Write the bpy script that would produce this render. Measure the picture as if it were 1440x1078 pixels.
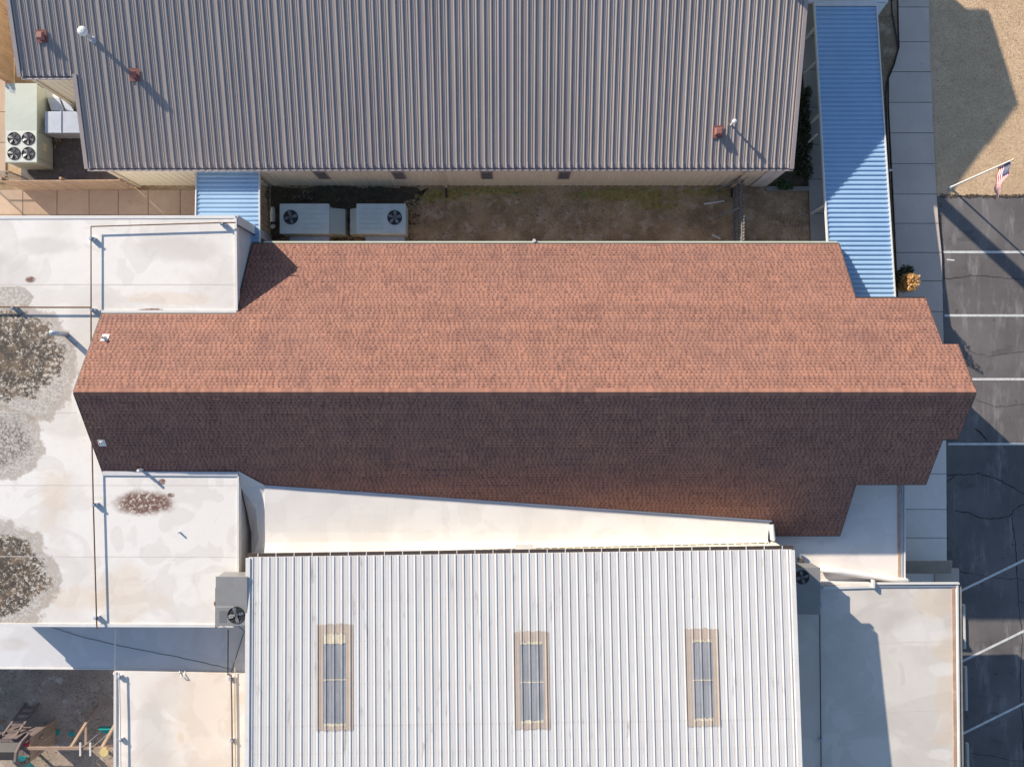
import bpy, math, random
from mathutils import Vector, Matrix, noise
random.seed(7)
for o in list(bpy.data.objects): bpy.data.objects.remove(o)
scene = bpy.context.scene
COL = scene.collection
R = math.radians

# ---------------------------------------------------------------- camera, sky, sun
H, F = 34.6, 1131.0                       # drone height in metres, focal length in photo pixels
cam = bpy.data.objects.new('camera', bpy.data.cameras.new('camera'))
COL.objects.link(cam); scene.camera = cam
cam.location = (0, 0, H); cam.rotation_euler = (0, 0, 0)
cam.data.sensor_width = 36; cam.data.lens = F/1440*36
cam.data.clip_start = .5; cam.data.clip_end = 1500
SUN_EL, SUN_AZ = math.atan(1/2.30), math.atan2(-.737, .677)
world = bpy.data.worlds.new('World'); scene.world = world; world.use_nodes = True
nt = world.node_tree; nt.nodes.clear()
sky = nt.nodes.new('ShaderNodeTexSky'); sky.sky_type = 'NISHITA'; sky.sun_disc = False
sky.sun_elevation = SUN_EL; sky.sun_rotation = SUN_AZ % (2*math.pi); sky.altitude = 400
sky.air_density = 1.0; sky.dust_density = .6; sky.ozone_density = 1.5
bg = nt.nodes.new('ShaderNodeBackground'); bg.inputs[1].default_value = .118
wo = nt.nodes.new('ShaderNodeOutputWorld')
nt.links.new(sky.outputs[0], bg.inputs[0]); nt.links.new(bg.outputs[0], wo.inputs[0])
sd = bpy.data.lights.new('sun', 'SUN'); sd.energy = 5.0; sd.angle = R(.5); sd.color = (1, .88, .73)
sun = bpy.data.objects.new('sun', sd); COL.objects.link(sun)
Sdir = Vector((math.sin(SUN_AZ)*math.cos(SUN_EL), math.cos(SUN_AZ)*math.cos(SUN_EL), math.sin(SUN_EL)))
sun.rotation_euler = Sdir.to_track_quat('Z', 'Y').to_euler(); sun.location = (-30, 30, 40)
scene.view_settings.view_transform = 'Standard'; scene.view_settings.look = 'None'
scene.view_settings.exposure = .60; scene.view_settings.gamma = 1
scene.view_settings.use_curve_mapping = False
scene.render.engine = 'CYCLES'

# ---------------------------------------------------------------- helpers
def P(px, py, z=0.0):                      # a point of the photo at height z, in metres
    k = (H-z)/F
    return ((px-720)*k, -(py-539)*k)
def P3(px, py, z): x, y = P(px, py, z); return (x, y, z)
def on_plane(px, py, a, b):                # photo point on the slope z = a + b*y
    Y = -(py-539)/F
    y = Y*(H-a)/(1+Y*b); z = a+b*y
    return ((px-720)/F*(H-z), y, z)

ORG = {}
class MB:
    def __init__(s): s.v = []; s.f = []; s.t = []; s.mi = []; s.cm = 0
    def face(s, pts, tone=.5):
        n = len(s.v); s.v += [tuple(p) for p in pts]; s.f.append(tuple(range(n, n+len(pts)))); s.t.append(tone); s.mi.append(s.cm)
    def hexa(s, b, t, tone=.5):            # bottom loop, top loop (counter-clockwise)
        n = len(s.v); k = len(b); s.v += [tuple(p) for p in b]+[tuple(p) for p in t]
        fs = [tuple(range(n+k-1, n-1, -1)), tuple(range(n+k, n+2*k))]
        fs += [(n+i, n+(i+1) % k, n+k+(i+1) % k, n+k+i) for i in range(k)]
        s.f += fs; s.t += [tone]*len(fs); s.mi += [s.cm]*len(fs)
    def box(s, x0, x1, y0, y1, z0, z1, tone=.5):
        x0, x1 = sorted((x0, x1)); y0, y1 = sorted((y0, y1))
        s.hexa([(x0,y0,z0),(x1,y0,z0),(x1,y1,z0),(x0,y1,z0)], [(x0,y0,z1),(x1,y0,z1),(x1,y1,z1),(x0,y1,z1)], tone)
    def prism(s, poly, z0, z1, tone=.5):
        if area(poly) < 0: poly = poly[::-1]
        g0 = z0 if callable(z0) else (lambda x, y: z0); g1 = z1 if callable(z1) else (lambda x, y: z1)
        s.hexa([(x, y, g0(x, y)) for x, y in poly], [(x, y, g1(x, y)) for x, y in poly], tone)
    def bar(s, a, b, w, h, tone=.5):       # square bar from a to b
        a, b = Vector(a), Vector(b); d = (b-a).normalized()
        up = Vector((0,0,1)) if abs(d.z) < .95 else Vector((0,1,0))
        sx = d.cross(up).normalized(); sy = sx.cross(d).normalized()
        c = [(-1,-1),(1,-1),(1,1),(-1,1)]
        s.hexa([a+sx*i*w/2+sy*j*h/2 for i, j in c][::-1], [b+sx*i*w/2+sy*j*h/2 for i, j in c][::-1], tone)
    def tube(s, pts, r, n=10, tone=.5, caps=True):
        pts = [Vector(p) for p in pts]; rs = r if isinstance(r, (list, tuple)) else [r]*len(pts)
        base = len(s.v); prev = None
        for i, p in enumerate(pts):
            d = (pts[min(i+1, len(pts)-1)]-pts[max(i-1, 0)]).normalized()
            up = prev if prev else (Vector((0,0,1)) if abs(d.z) < .9 else Vector((1,0,0)))
            sx = (up-d*up.dot(d)).normalized(); prev = sx; sy = d.cross(sx)
            for k in range(n):
                a = 2*math.pi*k/n; s.v.append(tuple(p+(sx*math.cos(a)+sy*math.sin(a))*rs[i]))
        for i in range(len(pts)-1):
            for k in range(n):
                a = base+i*n+k; b = base+i*n+(k+1) % n
                s.f.append((a, b, b+n, a+n)); s.t.append(tone); s.mi.append(s.cm)
        if caps:
            s.f.append(tuple(range(base+n-1, base-1, -1))); s.f.append(tuple(range(base+(len(pts)-1)*n, base+len(pts)*n)))
            s.t += [tone]*2; s.mi += [s.cm]*2
    def ribbon(s, pts, w, z, taper=False):  # flat strip on the ground
        m = len(pts)
        L, Rr = [], []
        for i, p in enumerate(pts):
            q0 = Vector(pts[max(i-1,0)]); q1 = Vector(pts[min(i+1,m-1)]); d = (q1-q0).normalized()
            ww = (w[i] if isinstance(w, list) else w)/2
            L.append((p[0]-d.y*ww, p[1]+d.x*ww, z)); Rr.append((p[0]+d.y*ww, p[1]-d.x*ww, z))
        for i in range(m-1): s.face([Rr[i], Rr[i+1], L[i+1], L[i]])
    def build(s, name, mat, parent=None, loc=(0,0,0), smooth=False, bevel=0, local=False):
        me = bpy.data.meshes.new(name)
        org = Vector(ORG.get(parent.name, (0,0,0))) if (parent and not local) else Vector((0,0,0))
        me.from_pydata([tuple(Vector(v)-org) for v in s.v], [], s.f)
        mats = mat if isinstance(mat, (list, tuple)) else [mat]
        for m in mats: me.materials.append(m)
        if len(mats) > 1: me.polygons.foreach_set('material_index', s.mi)
        at = me.attributes.new('tone', 'FLOAT', 'FACE'); at.data.foreach_set('value', s.t)
        if smooth: me.polygons.foreach_set('use_smooth', [True]*len(me.polygons))
        me.update()
        o = bpy.data.objects.new(name, me); COL.objects.link(o)
        if parent: o.parent = parent
        o.location = loc
        if bevel:
            b = o.modifiers.new('bevel', 'BEVEL'); b.width = bevel; b.segments = 2; b.limit_method = 'ANGLE'
        ORG[o.name] = tuple(org) if (parent and not local) else tuple(loc)
        return o
def area(p): return sum(p[i][0]*p[(i+1) % len(p)][1]-p[(i+1) % len(p)][0]*p[i][1] for i in range(len(p)))/2
def tag(o, label=None, cat=None, group=None, kind=None):
    if label: o['label'] = label
    if cat: o['category'] = cat
    if group: o['group'] = group
    if kind: o['kind'] = kind
    return o
def thing(name, loc, label, cat, group=None):
    o = bpy.data.objects.new(name, None); o.empty_display_size = .3; COL.objects.link(o); o.location = loc
    ORG[o.name] = tuple(loc); return tag(o, label, cat, group)
def copy_tree(o, loc, label=None, rz=0, parent=None):
    c = o.copy(); COL.objects.link(c)
    if parent: c.parent = parent
    else: c.location = loc; c.rotation_euler.z = rz
    if label: c['label'] = label
    for ch in list(o.children): copy_tree(ch, None, parent=c)
    return c
def share(o, offset):                      # another piece of the same kind under the same parent
    c = o.copy(); COL.objects.link(c); c.location = Vector(o.location)+Vector(offset); ORG[c.name] = ORG[o.name]; return c

# ---------------------------------------------------------------- materials
class NT:
    def __init__(s, name):
        s.m = bpy.data.materials.new(name); s.m.use_nodes = True; s.t = s.m.node_tree; s.b = s.t.nodes['Principled BSDF']
        s.pos = s.t.nodes.new('ShaderNodeNewGeometry').outputs['Position']
    def n(s, typ, ins=None, **kw):
        nd = s.t.nodes.new(typ)
        for k, v in kw.items(): setattr(nd, k, v)
        for k, v in (ins or {}).items():
            if hasattr(v, 'node'): s.t.links.new(v, nd.inputs[k])
            else: nd.inputs[k].default_value = v
        return nd
    def noise(s, scale, detail=5, rough=.55, vec=None, dist=0):
        return s.n('ShaderNodeTexNoise', {'Vector': vec or s.pos, 'Scale': scale, 'Detail': detail, 'Roughness': rough, 'Distortion': dist}).outputs['Fac']
    def ramp(s, fac, a, b, interp='SMOOTHSTEP', lo=0., hi=1.):
        return s.n('ShaderNodeMapRange', {'Value': fac, 'From Min': a, 'From Max': b, 'To Min': lo, 'To Max': hi}, interpolation_type=interp).outputs[0]
    def mix(s, fac, a, b, mode='MIX'):
        nd = s.t.nodes.new('ShaderNodeMix'); nd.data_type = 'RGBA'; nd.blend_type = mode
        for i, v in ((0, fac), (6, a), (7, b)):
            if hasattr(v, 'node'): s.t.links.new(v, nd.inputs[i])
            else: nd.inputs[i].default_value = (v if i == 0 else (*v, 1) if len(v) == 3 else v)
        return nd.outputs[2]
    def math(s, op, a, b=0.):
        nd = s.t.nodes.new('ShaderNodeMath'); nd.operation = op
        for i, v in ((0, a), (1, b)):
            if hasattr(v, 'node'): s.t.links.new(v, nd.inputs[i])
            else: nd.inputs[i].default_value = v
        return nd.outputs[0]
    def scaled(s, x, y, z):
        return s.n('ShaderNodeMapping', {'Vector': s.pos, 'Scale': (x, y, z)}).outputs[0]
    def out(s, col, rough=.8, metal=0, bump=None, strength=.3, dist=.01):
        if hasattr(col, 'node'): s.t.links.new(col, s.b.inputs['Base Color'])
        else: s.b.inputs['Base Color'].default_value = (*col, 1)
        if hasattr(rough, 'node'): s.t.links.new(rough, s.b.inputs['Roughness'])
        else: s.b.inputs['Roughness'].default_value = rough
        s.b.inputs['Metallic'].default_value = metal
        if bump is not None:
            bp = s.n('ShaderNodeBump', {'Height': bump, 'Strength': strength, 'Distance': dist}); s.t.links.new(bp.outputs[0], s.b.inputs['Normal'])
        return s.m
def mat(name, c1, c2=None, scale=1.5, rough=.75, metal=0, bump=.15, bscale=60, grime=None, gs=4, gth=.62, rnd=.0, stretch=None):
    s = NT(name); c2 = c2 or tuple(x*.85 for x in c1)
    v = s.scaled(*stretch) if stretch else None
    c = s.mix(s.ramp(s.noise(scale, 6, .6, v), .35, .65), c1, c2)
    c = s.mix(.35, c, s.mix(s.ramp(s.noise(scale*9, 4, .6, v), .3, .7), c1, c2))
    if grime: c = s.mix(s.ramp(s.noise(gs, 8, .7, v), gth, gth+.13), c, grime)
    if rnd:
        oi = s.t.nodes.new('ShaderNodeObjectInfo').outputs['Random']
        c = s.mix(1, c, s.n('ShaderNodeCombineColor', {0: s.ramp(oi, 0, 1, 'LINEAR', 1-rnd, 1+rnd), 1: s.ramp(oi, 0, 1, 'LINEAR', 1-rnd, 1+rnd), 2: s.ramp(oi, 0, 1, 'LINEAR', 1-rnd, 1+rnd*.8)}).outputs[0], 'MULTIPLY')
    return s.out(c, rough, metal, s.noise(bscale, 3) if bump else None, bump, .004)

def soil():
    s = NT('soil')
    c = s.mix(s.ramp(s.noise(.9, 6, .65), .35, .65), (.47,.335,.205), (.28,.195,.115))
    c = s.mix(s.math('MULTIPLY', s.ramp(s.noise(2.0, 8, .72), .50, .64), .7), c, (.53,.43,.33))
    c = s.mix(s.ramp(s.noise(16, 6, .75), .56, .68), c, (.17,.12,.075))
    sep = s.n('ShaderNodeSeparateXYZ', {0: s.pos}); wob = s.noise(2.2, 7, .7)
    for (px, py, rx, ry) in ((880,274,85,11), (995,270,35,8), (700,268,70,6), (925,290,40,6), (620,275,60,10)):
        x, y = P(px, py); rx /= 32.7; ry /= 32.7
        dx = s.math('DIVIDE', s.math('SUBTRACT', sep.outputs[0], x), rx); dy = s.math('DIVIDE', s.math('SUBTRACT', sep.outputs[1], y), ry)
        d = s.math('SQRT', s.math('ADD', s.math('MULTIPLY', dx, dx), s.math('MULTIPLY', dy, dy)))
        d = s.math('ADD', d, s.math('MULTIPLY', s.math('SUBTRACT', wob, .5), 2.4))
        c = s.mix(s.math('MULTIPLY', s.ramp(d, 1.2, .5), .8), c, s.mix(s.ramp(s.noise(7, 6, .7), .4, .6), (.20,.18,.04), (.36,.30,.10)))
    return s.out(c, 1, 0, s.noise(14, 5), .9, .012)
m_dirt = soil()
m_moss = mat('mossy_soil', (.23,.20,.055), (.30,.22,.10), 2.5, 1, bump=.8, bscale=14, grime=(.42,.33,.20), gs=3, gth=.52)
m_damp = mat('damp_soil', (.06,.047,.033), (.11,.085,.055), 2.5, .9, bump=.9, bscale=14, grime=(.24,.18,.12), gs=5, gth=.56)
m_newpath = mat('pale_concrete', (.80,.74,.69), (.72,.66,.615), .7, .9, bump=.15, grime=(.5,.46,.42), gs=5, gth=.68, rnd=.03)
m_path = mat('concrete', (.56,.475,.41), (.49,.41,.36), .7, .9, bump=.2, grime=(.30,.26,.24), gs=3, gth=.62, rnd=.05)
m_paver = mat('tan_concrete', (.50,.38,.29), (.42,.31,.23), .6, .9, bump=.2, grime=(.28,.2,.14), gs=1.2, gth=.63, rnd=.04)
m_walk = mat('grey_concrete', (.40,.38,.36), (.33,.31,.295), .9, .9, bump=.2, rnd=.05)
m_joint = mat('joint', (.05,.045,.04), bump=0)
m_line = mat('line_paint', (.70,.70,.68), (.50,.50,.49), 6, .7, grime=(.2,.2,.2), gs=18, gth=.57)
m_crack = mat('crack', (.035,.033,.034), bump=0, rough=.9)
m_cream = mat('cream_metal', (.86,.79,.62), (.82,.74,.57), 1.2, .5, bump=0, stretch=(1,1,.2))
m_creamtrim = mat('cream_trim', (.72,.64,.50), (.6,.52,.4), 3, .55, bump=0)
m_brown_metal = mat('brown_roof_metal', (.385,.34,.315), (.335,.295,.275), .5, .42, bump=.05, bscale=30, grime=(.32,.27,.25), gs=1.5, rnd=.035, stretch=(1,.25,1))
m_brown_trim = mat('brown_trim', (.40,.35,.33), (.35,.30,.29), 2, .5, bump=0)
m_pale_cap = mat('pale_cap', (.50,.45,.44), bump=0, rough=.5)
m_dark = mat('dark_metal', (.02,.02,.022), (.035,.032,.03), 5, .5, bump=0)
m_darkbrown = mat('dark_brown_metal', (.075,.055,.048), (.05,.04,.035), 3, .55, bump=0)
m_white_metal = mat('white_roof_metal', (.66,.645,.63), (.59,.58,.57), .8, .38, bump=.04, bscale=20, grime=(.42,.40,.385), gs=2.2, gth=.575, rnd=.025, stretch=(2.2,.30,1))
m_white_trim = mat('white_trim', (.68,.67,.66), (.6,.59,.57), 2, .5, bump=0, grime=(.45,.42,.38), gs=3, gth=.62)
m_fascia = mat('pale_fascia', (.62,.66,.52), (.55,.58,.47), 2, .6, bump=0)
m_tan_tape = mat('tan_sealant', (.49,.41,.345), (.43,.36,.30), 2, .8, bump=.2, grime=(.22,.15,.1), gs=8, gth=.68)
m_skyl = mat('tinted_skylight', (.25,.262,.28), (.36,.365,.38), 1.2, .25, bump=0, stretch=(3,.6,1), grime=(.45,.42,.38), gs=3, gth=.70)
m_cream_seal = mat('cream_sealant', (.66,.60,.46), (.55,.48,.36), 6, .8, bump=.3)
m_blue = mat('blue_grey_deck', (.33,.49,.68), (.29,.45,.64), 1.0, .32, metal=0, bump=0, grime=(.34,.46,.58), gs=5, gth=.66, rnd=.03)
m_hvac = mat('hvac_paint', (.44,.49,.45), (.39,.435,.40), 2, .5, bump=.03, grime=(.36,.36,.3), gs=3, gth=.64)
m_hvac_grey = mat('grey_hvac_paint', (.25,.25,.25), (.22,.22,.22), 2, .5, bump=.03)
m_hvac_lite = mat('hvac_lite_paint', (.60,.64,.60), (.52,.56,.53), 2, .45, bump=.03, grime=(.42,.4,.36), gs=3, gth=.62)
m_galv = mat('galvanised', (.52,.56,.62), (.44,.48,.55), 3, .35, metal=.35, bump=.03)
m_blade = mat('fan_blade', (.30,.31,.33), bump=0, metal=.2, rough=.5)
m_white = mat('white_pipe', (.78,.77,.75), (.7,.69,.67), 4, .5, bump=0)
m_rust = mat('rusty_pipe', (.20,.115,.07), (.10,.065,.045), 7, .8, bump=.3)
m_vent = mat('red_vent', (.30,.12,.10), (.22,.09,.08), 6, .6, bump=.1)
m_wood = mat('playset_wood', (.37,.265,.20), (.28,.20,.15), 3, .8, bump=.2, rnd=.08)
m_woodgrey = mat('grey_wood', (.20,.155,.15), (.15,.12,.115), 3, .85, bump=.2, rnd=.08)
m_board = mat('fence_board', (.44,.32,.235), (.36,.25,.175), 3, .85, bump=.3, grime=(.2,.13,.09), gs=5, gth=.64, rnd=.1)
m_fgrey = mat('weathered_board', (.22,.215,.21), (.16,.155,.15), 4, .9, bump=.3, rnd=.14)
m_teal = mat('teal_plastic', (.02,.38,.34), (.02,.30,.28), 3, .4, bump=0)
m_yellow = mat('yellow_plastic', (.62,.50,.22), bump=0, rough=.45)
m_pink = mat('pink_plastic', (.6,.05,.12), bump=0, rough=.45)
m_kerb = mat('kerb', (.30,.28,.27), (.24,.22,.21), 3, .9)
m_stop = mat('wheel_stop', (.62,.60,.55), (.52,.5,.45), 3, .85, bump=.3)
m_brick = mat('tan_brick', (.36,.27,.2), (.3,.22,.16), 4, .85)
m_seam = mat('membrane_seam', (.55,.50,.46), (.66,.63,.6), 3, .7, bump=0)
m_red = mat('flag_red', (.50,.035,.05), bump=0, rough=.8)
m_fw = mat('flag_white', (.78,.76,.76), bump=0, rough=.8)
m_fb = mat('flag_blue', (.03,.045,.16), bump=0, rough=.8)
m_plaster = mat('pale_wall', (.66,.65,.66), (.58,.57,.58), 1.5, .8, bump=.1)
m_green = mat('sprinkler_green', (.02,.35,.16), bump=0, rough=.5)

def asphalt():
    s = NT('asphalt')
    c = s.mix(s.ramp(s.noise(.35, 6, .6), .35, .65), (.11,.10,.10), (.155,.142,.14))
    c = s.mix(s.ramp(s.noise(1.3, 8, .7, s.scaled(1.6,.35,1)), .50, .74), c, (.25,.235,.23))
    sp = s.ramp(s.noise(42, 3, .6), .66, .74); c = s.mix(s.math('MULTIPLY', sp, .5), c, (.36,.34,.33))
    c = s.mix(s.ramp(s.noise(130, 2), .35, .7), c, (.085,.08,.08), 'MIX') if False else c
    c = s.mix(s.math('MULTIPLY', s.ramp(s.noise(2.6, 9, .75), .64, .72), .6), c, (.31,.295,.285))
    c = s.mix(s.math('MULTIPLY', s.ramp(s.noise(.6, 5, .6, s.scaled(1,1.7,1)), .6, .7), .5), c, (.07,.066,.068))
    c = s.mix(s.math('MULTIPLY', s.ramp(s.noise(3.1, 2, .5), .70, .76), .55), c, (.04,.038,.04))
    return s.out(c, .85, 0, s.noise(90, 3), .6, .006)
m_asphalt = asphalt()

def grass_mat():
    s = NT('dry_turf')
    c = s.mix(s.ramp(s.noise(.9, 8, .7), .35, .65), (.70,.51,.33), (.60,.42,.26))
    c = s.mix(s.ramp(s.noise(11, 7, .75), .5, .72), c, (.36,.25,.145))
    c = s.mix(s.ramp(s.noise(26, 4, .6), .6, .7), c, (.74,.58,.40))
    return s.out(c, .95, 0, s.noise(22, 5, .7), 1, .03)
m_grass = grass_mat()

def membrane(name, stains, base=(.74,.715,.68), base2=(.66,.625,.585), tan=.0, seam=None):
    """white roof membrane, with water marks and the dried ponds given as (px, py, rx, ry, kind, z)"""
    s = NT(name)
    c = s.mix(s.ramp(s.noise(.28, 3, .5, None, .8), .45, .62), base, base2)
    c = s.mix(s.math('MULTIPLY', s.ramp(s.noise(.55, 2, .4, None, 1.6), .50, .54), .45), c, tuple(v*.92 for v in base2))
    c = s.mix(s.math('MULTIPLY', s.ramp(s.noise(2.2, 6, .7), .56, .75), .35), c, (.55,.49,.44))
    c = s.mix(s.math('MULTIPLY', s.ramp(s.noise(36, 2, .5), .715, .75), .45), c, (.22,.19,.17))
    sep = s.n('ShaderNodeSeparateXYZ', {0: s.pos})
    wob = s.noise(1.3, 6, .65); wob2 = s.noise(.6, 4, .6)
    for (px, py, rx, ry, kind, z) in sorted(stains, key=lambda q: ['tan','clean','grey','dust','fleck','dark','rust'].index(q[4])):
        x, y = P(px, py, z); rx *= (H-z)/F; ry *= (H-z)/F
        dx = s.math('DIVIDE', s.math('SUBTRACT', sep.outputs[0], x), rx); dy = s.math('DIVIDE', s.math('SUBTRACT', sep.outputs[1], y), ry)
        d = s.math('SQRT', s.math('ADD', s.math('MULTIPLY', dx, dx), s.math('MULTIPLY', dy, dy)))
        d = s.math('ADD', d, s.math('MULTIPLY', s.math('SUBTRACT', wob, .5), .75))
        if kind == 'dust':
            m = s.ramp(d, 1.0, .88); cc = s.mix(s.ramp(s.noise(11, 8, .82), .44, .58), (.52,.475,.43), (.27,.24,.21))
            c = s.mix(s.math('MULTIPLY', m, .85), c, cc)
            ring = s.math('MULTIPLY', s.ramp(d, .86, .97), s.ramp(d, 1.06, .98)); c = s.mix(s.math('MULTIPLY', ring, .6), c, (.30,.24,.19))
        elif kind == 'dark':
            m = s.ramp(d, 1.0, .90)
            dens = s.math('ADD', s.noise(8, 8, .8), s.math('MULTIPLY', s.math('SUBTRACT', .75, d), .09))
            sp = s.math('MULTIPLY', m, s.ramp(dens, .41, .52))
            tn = s.mix(s.ramp(s.noise(2.5, 5, .7), .45, .6), (.055,.042,.032), (.15,.105,.068))
            c = s.mix(s.math('MULTIPLY', m, .75), c, s.mix(s.ramp(s.noise(4, 5, .7), .4, .6), (.60,.54,.46), (.36,.31,.26))); c = s.mix(sp, c, tn)
        elif kind == 'fleck':
            m = s.ramp(d, 1.1, .6); c = s.mix(s.math('MULTIPLY', m, s.ramp(s.noise(12, 8, .8), .47, .55)), c, (.15,.13,.11))
        elif kind == 'rust':
            m = s.ramp(d, 1.1, .55); sp = s.math('MULTIPLY', m, s.ramp(s.noise(9, 8, .78), .36, .52))
            c = s.mix(s.math('MULTIPLY', m, .4), c, (.55,.42,.34)); c = s.mix(sp, c, (.15,.075,.055))
        elif kind == 'tan':
            d = s.math('ADD', d, s.math('MULTIPLY', s.math('SUBTRACT', wob2, .5), 2.2)); m = s.ramp(d, 1.15, .5); c = s.mix(s.math('MULTIPLY', m, .32), c, (.62,.46,.30))
        elif kind == 'clean':
            d = s.math('ADD', d, s.math('MULTIPLY', s.math('SUBTRACT', wob2, .5), 2.0)); m = s.ramp(d, 1.1, .7); c = s.mix(s.math('MULTIPLY', m, .4), c, (.75,.73,.70))
        elif kind == 'grey':
            m = s.ramp(d, 1.1, .5); c = s.mix(s.math('MULTIPLY', m, .45), c, (.48,.45,.42))
    return s.out(c, .7, 0, s.math('ADD', s.noise(3, 5), s.math('MULTIPLY', s.noise(50, 2), .15)), .35, .02)

ZW = 4.3                                   # roof of the west block
Z_STRIP, Z_SOUTH, Z_SE, Z_PORCH = 2.75, 3.0, 2.6, 2.1
m_memb_w = membrane('west_membrane', [
    (30,512,78,80,'dust',ZW), (8,500,84,64,'dark',ZW), (0,622,62,50,'grey',ZW), (0,622,62,50,'dust',ZW), (0,622,50,36,'fleck',ZW), (4,812,76,78,'dust',ZW), (-8,808,80,62,'dark',ZW),
    (203,707,46,20,'rust',ZW), (228,677,6,5,'rust',ZW), (240,696,6,4,'rust',ZW), (213,436,20,3,'rust',ZW), (8,418,38,16,'dust',ZW),
    (0,385,52,32,'grey',ZW), (43,393,8,5,'rust',ZW), (250,350,70,22,'grey',ZW), (180,835,55,45,'tan',ZW), (66,345,50,16,'grey',ZW),
    (80,700,30,50,'tan',ZW), (100,840,60,20,'tan',ZW), (230,420,70,9,'tan',ZW)])
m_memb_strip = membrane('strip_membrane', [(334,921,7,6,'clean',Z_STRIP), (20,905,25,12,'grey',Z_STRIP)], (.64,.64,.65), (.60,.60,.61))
m_memb_s = membrane('south_membrane', [(215,1040,30,60,'grey',Z_SOUTH), (290,1000,60,90,'tan',Z_SOUTH), (250,1030,20,10,'rust',Z_SOUTH) if False else (255,1037,5,8,'tan',Z_SOUTH)], (.76,.72,.67), (.68,.62,.56))
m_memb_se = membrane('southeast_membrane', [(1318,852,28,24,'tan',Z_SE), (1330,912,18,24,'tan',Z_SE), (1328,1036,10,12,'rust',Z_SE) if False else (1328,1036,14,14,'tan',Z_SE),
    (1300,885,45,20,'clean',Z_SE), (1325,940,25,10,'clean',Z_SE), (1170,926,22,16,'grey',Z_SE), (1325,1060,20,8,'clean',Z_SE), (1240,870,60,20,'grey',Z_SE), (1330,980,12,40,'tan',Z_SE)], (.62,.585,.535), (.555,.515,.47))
m_memb_p = membrane('porch_membrane', [(1240,748,6,6,'clean',Z_PORCH), (1201,765,7,5,'clean',Z_PORCH)], (.80,.74,.69), (.77,.71,.66))
m_memb_wedge = membrane('connector_membrane', [], (.69,.67,.645), (.66,.635,.605))
m_upstand = mat('membrane_upstand', (.60,.59,.60), (.54,.53,.54), 1.5, .7, bump=.1)

def shingle_mat(name):
    s = NT(name)
    t = s.n('ShaderNodeAttribute', attribute_name='tone').outputs['Fac']
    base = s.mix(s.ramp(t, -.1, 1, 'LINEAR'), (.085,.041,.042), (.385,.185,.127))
    g = s.mix(s.ramp(s.noise(.5, 4, .6), .4, .62), base, s.mix(.12, base, (.20,.12,.115)))
    g = s.mix(s.math('MULTIPLY', s.ramp(s.noise(90, 2, .5), .35, .75), .35), g, (.13,.075,.06))
    return s.out(g, .95, 0, s.noise(120, 2), .35, .004)
m_shingle = shingle_mat('shingle')
def leaf_mat(name, a, b, c):
    s = NT(name); t = s.n('ShaderNodeAttribute', attribute_name='tone').outputs['Fac']
    col = s.mix(s.ramp(t, 0, .5, 'LINEAR'), a, b); col = s.mix(s.ramp(t, .5, 1, 'LINEAR'), col, c)
    s.b.inputs['Subsurface Weight'].default_value = 0
    return s.out(col, .6)
m_leaf_dark = leaf_mat('dark_leaf', (.012,.018,.008), (.03,.04,.016), (.07,.075,.03))
m_leaf_green = leaf_mat('green_leaf', (.015,.04,.008), (.04,.085,.015), (.09,.13,.03))
m_leaf_gold = leaf_mat('golden_leaf', (.16,.13,.03), (.50,.27,.09), (.62,.36,.16))
m_litter = leaf_mat('leaf_litter', (.035,.024,.016), (.17,.13,.09), (.46,.42,.36))
m_blade_dry = leaf_mat('dry_blade', (.26,.18,.10), (.45,.33,.20), (.62,.50,.33))

# ================================================================= GROUND
b = MB(); b.face([(-300,-300,0),(300,-300,0),(300,300,0),(-300,300,0)])
tag(b.build('ground', m_dirt), 'bare brown soil between the buildings', kind='structure')
b = MB(); x0, _ = P(1300,0); _, y0 = P(0,276); b.face([(x0,y0,.006),(150,y0,.006),(150,150,.006),(x0,150,.006)])
tag(b.build('dry_lawn', m_grass), 'sunlit tan dormant lawn beside the pavement', kind='structure')
xa = P(1319,0)[0]
b = MB(); b.face([(xa,-150,.012),(150,-150,.012),(150,y0,.012),(xa,y0,.012)])
asp = tag(b.build('car_park', m_asphalt), 'weathered asphalt car park', kind='structure')
# painted bay lines
def gline(mb, a, c, w, z):
    (x1,y1), (x2,y2) = P(*a), P(*c); n = 14
    mb.ribbon([(x1+(x2-x1)*i/n, y1+(y2-y1)*i/n) for i in range(n+1)], w, z)
for a, c in [((1326,354.5),(1720,354.5)), ((1328,443.5),(1720,444)), ((1340,533),(1720,533)), ((1333,624),(1720,624)),
             ((1347,832),(1640,690)), ((1351,930),(1640,788)), ((1353,1031),(1640,889)), ((1353,1131),(1640,989))]:
    b = MB(); gline(b, a, c, .10, .018); b.build('parking_line', m_line, asp)
b = MB(); gline(b, (1331,365),(1342,366), .06, .018); b.build('paint_mark', m_line, asp)
def wander(pts, jit, n=7):
    out = []
    for i in range(len(pts)-1):
        a, c = Vector(pts[i]), Vector(pts[i+1])
        for k in range(n): out.append(tuple(a.lerp(c, k/n)+Vector((random.gauss(0,jit), random.gauss(0,jit)))))
    out.append(tuple(pts[-1])); return out
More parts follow.
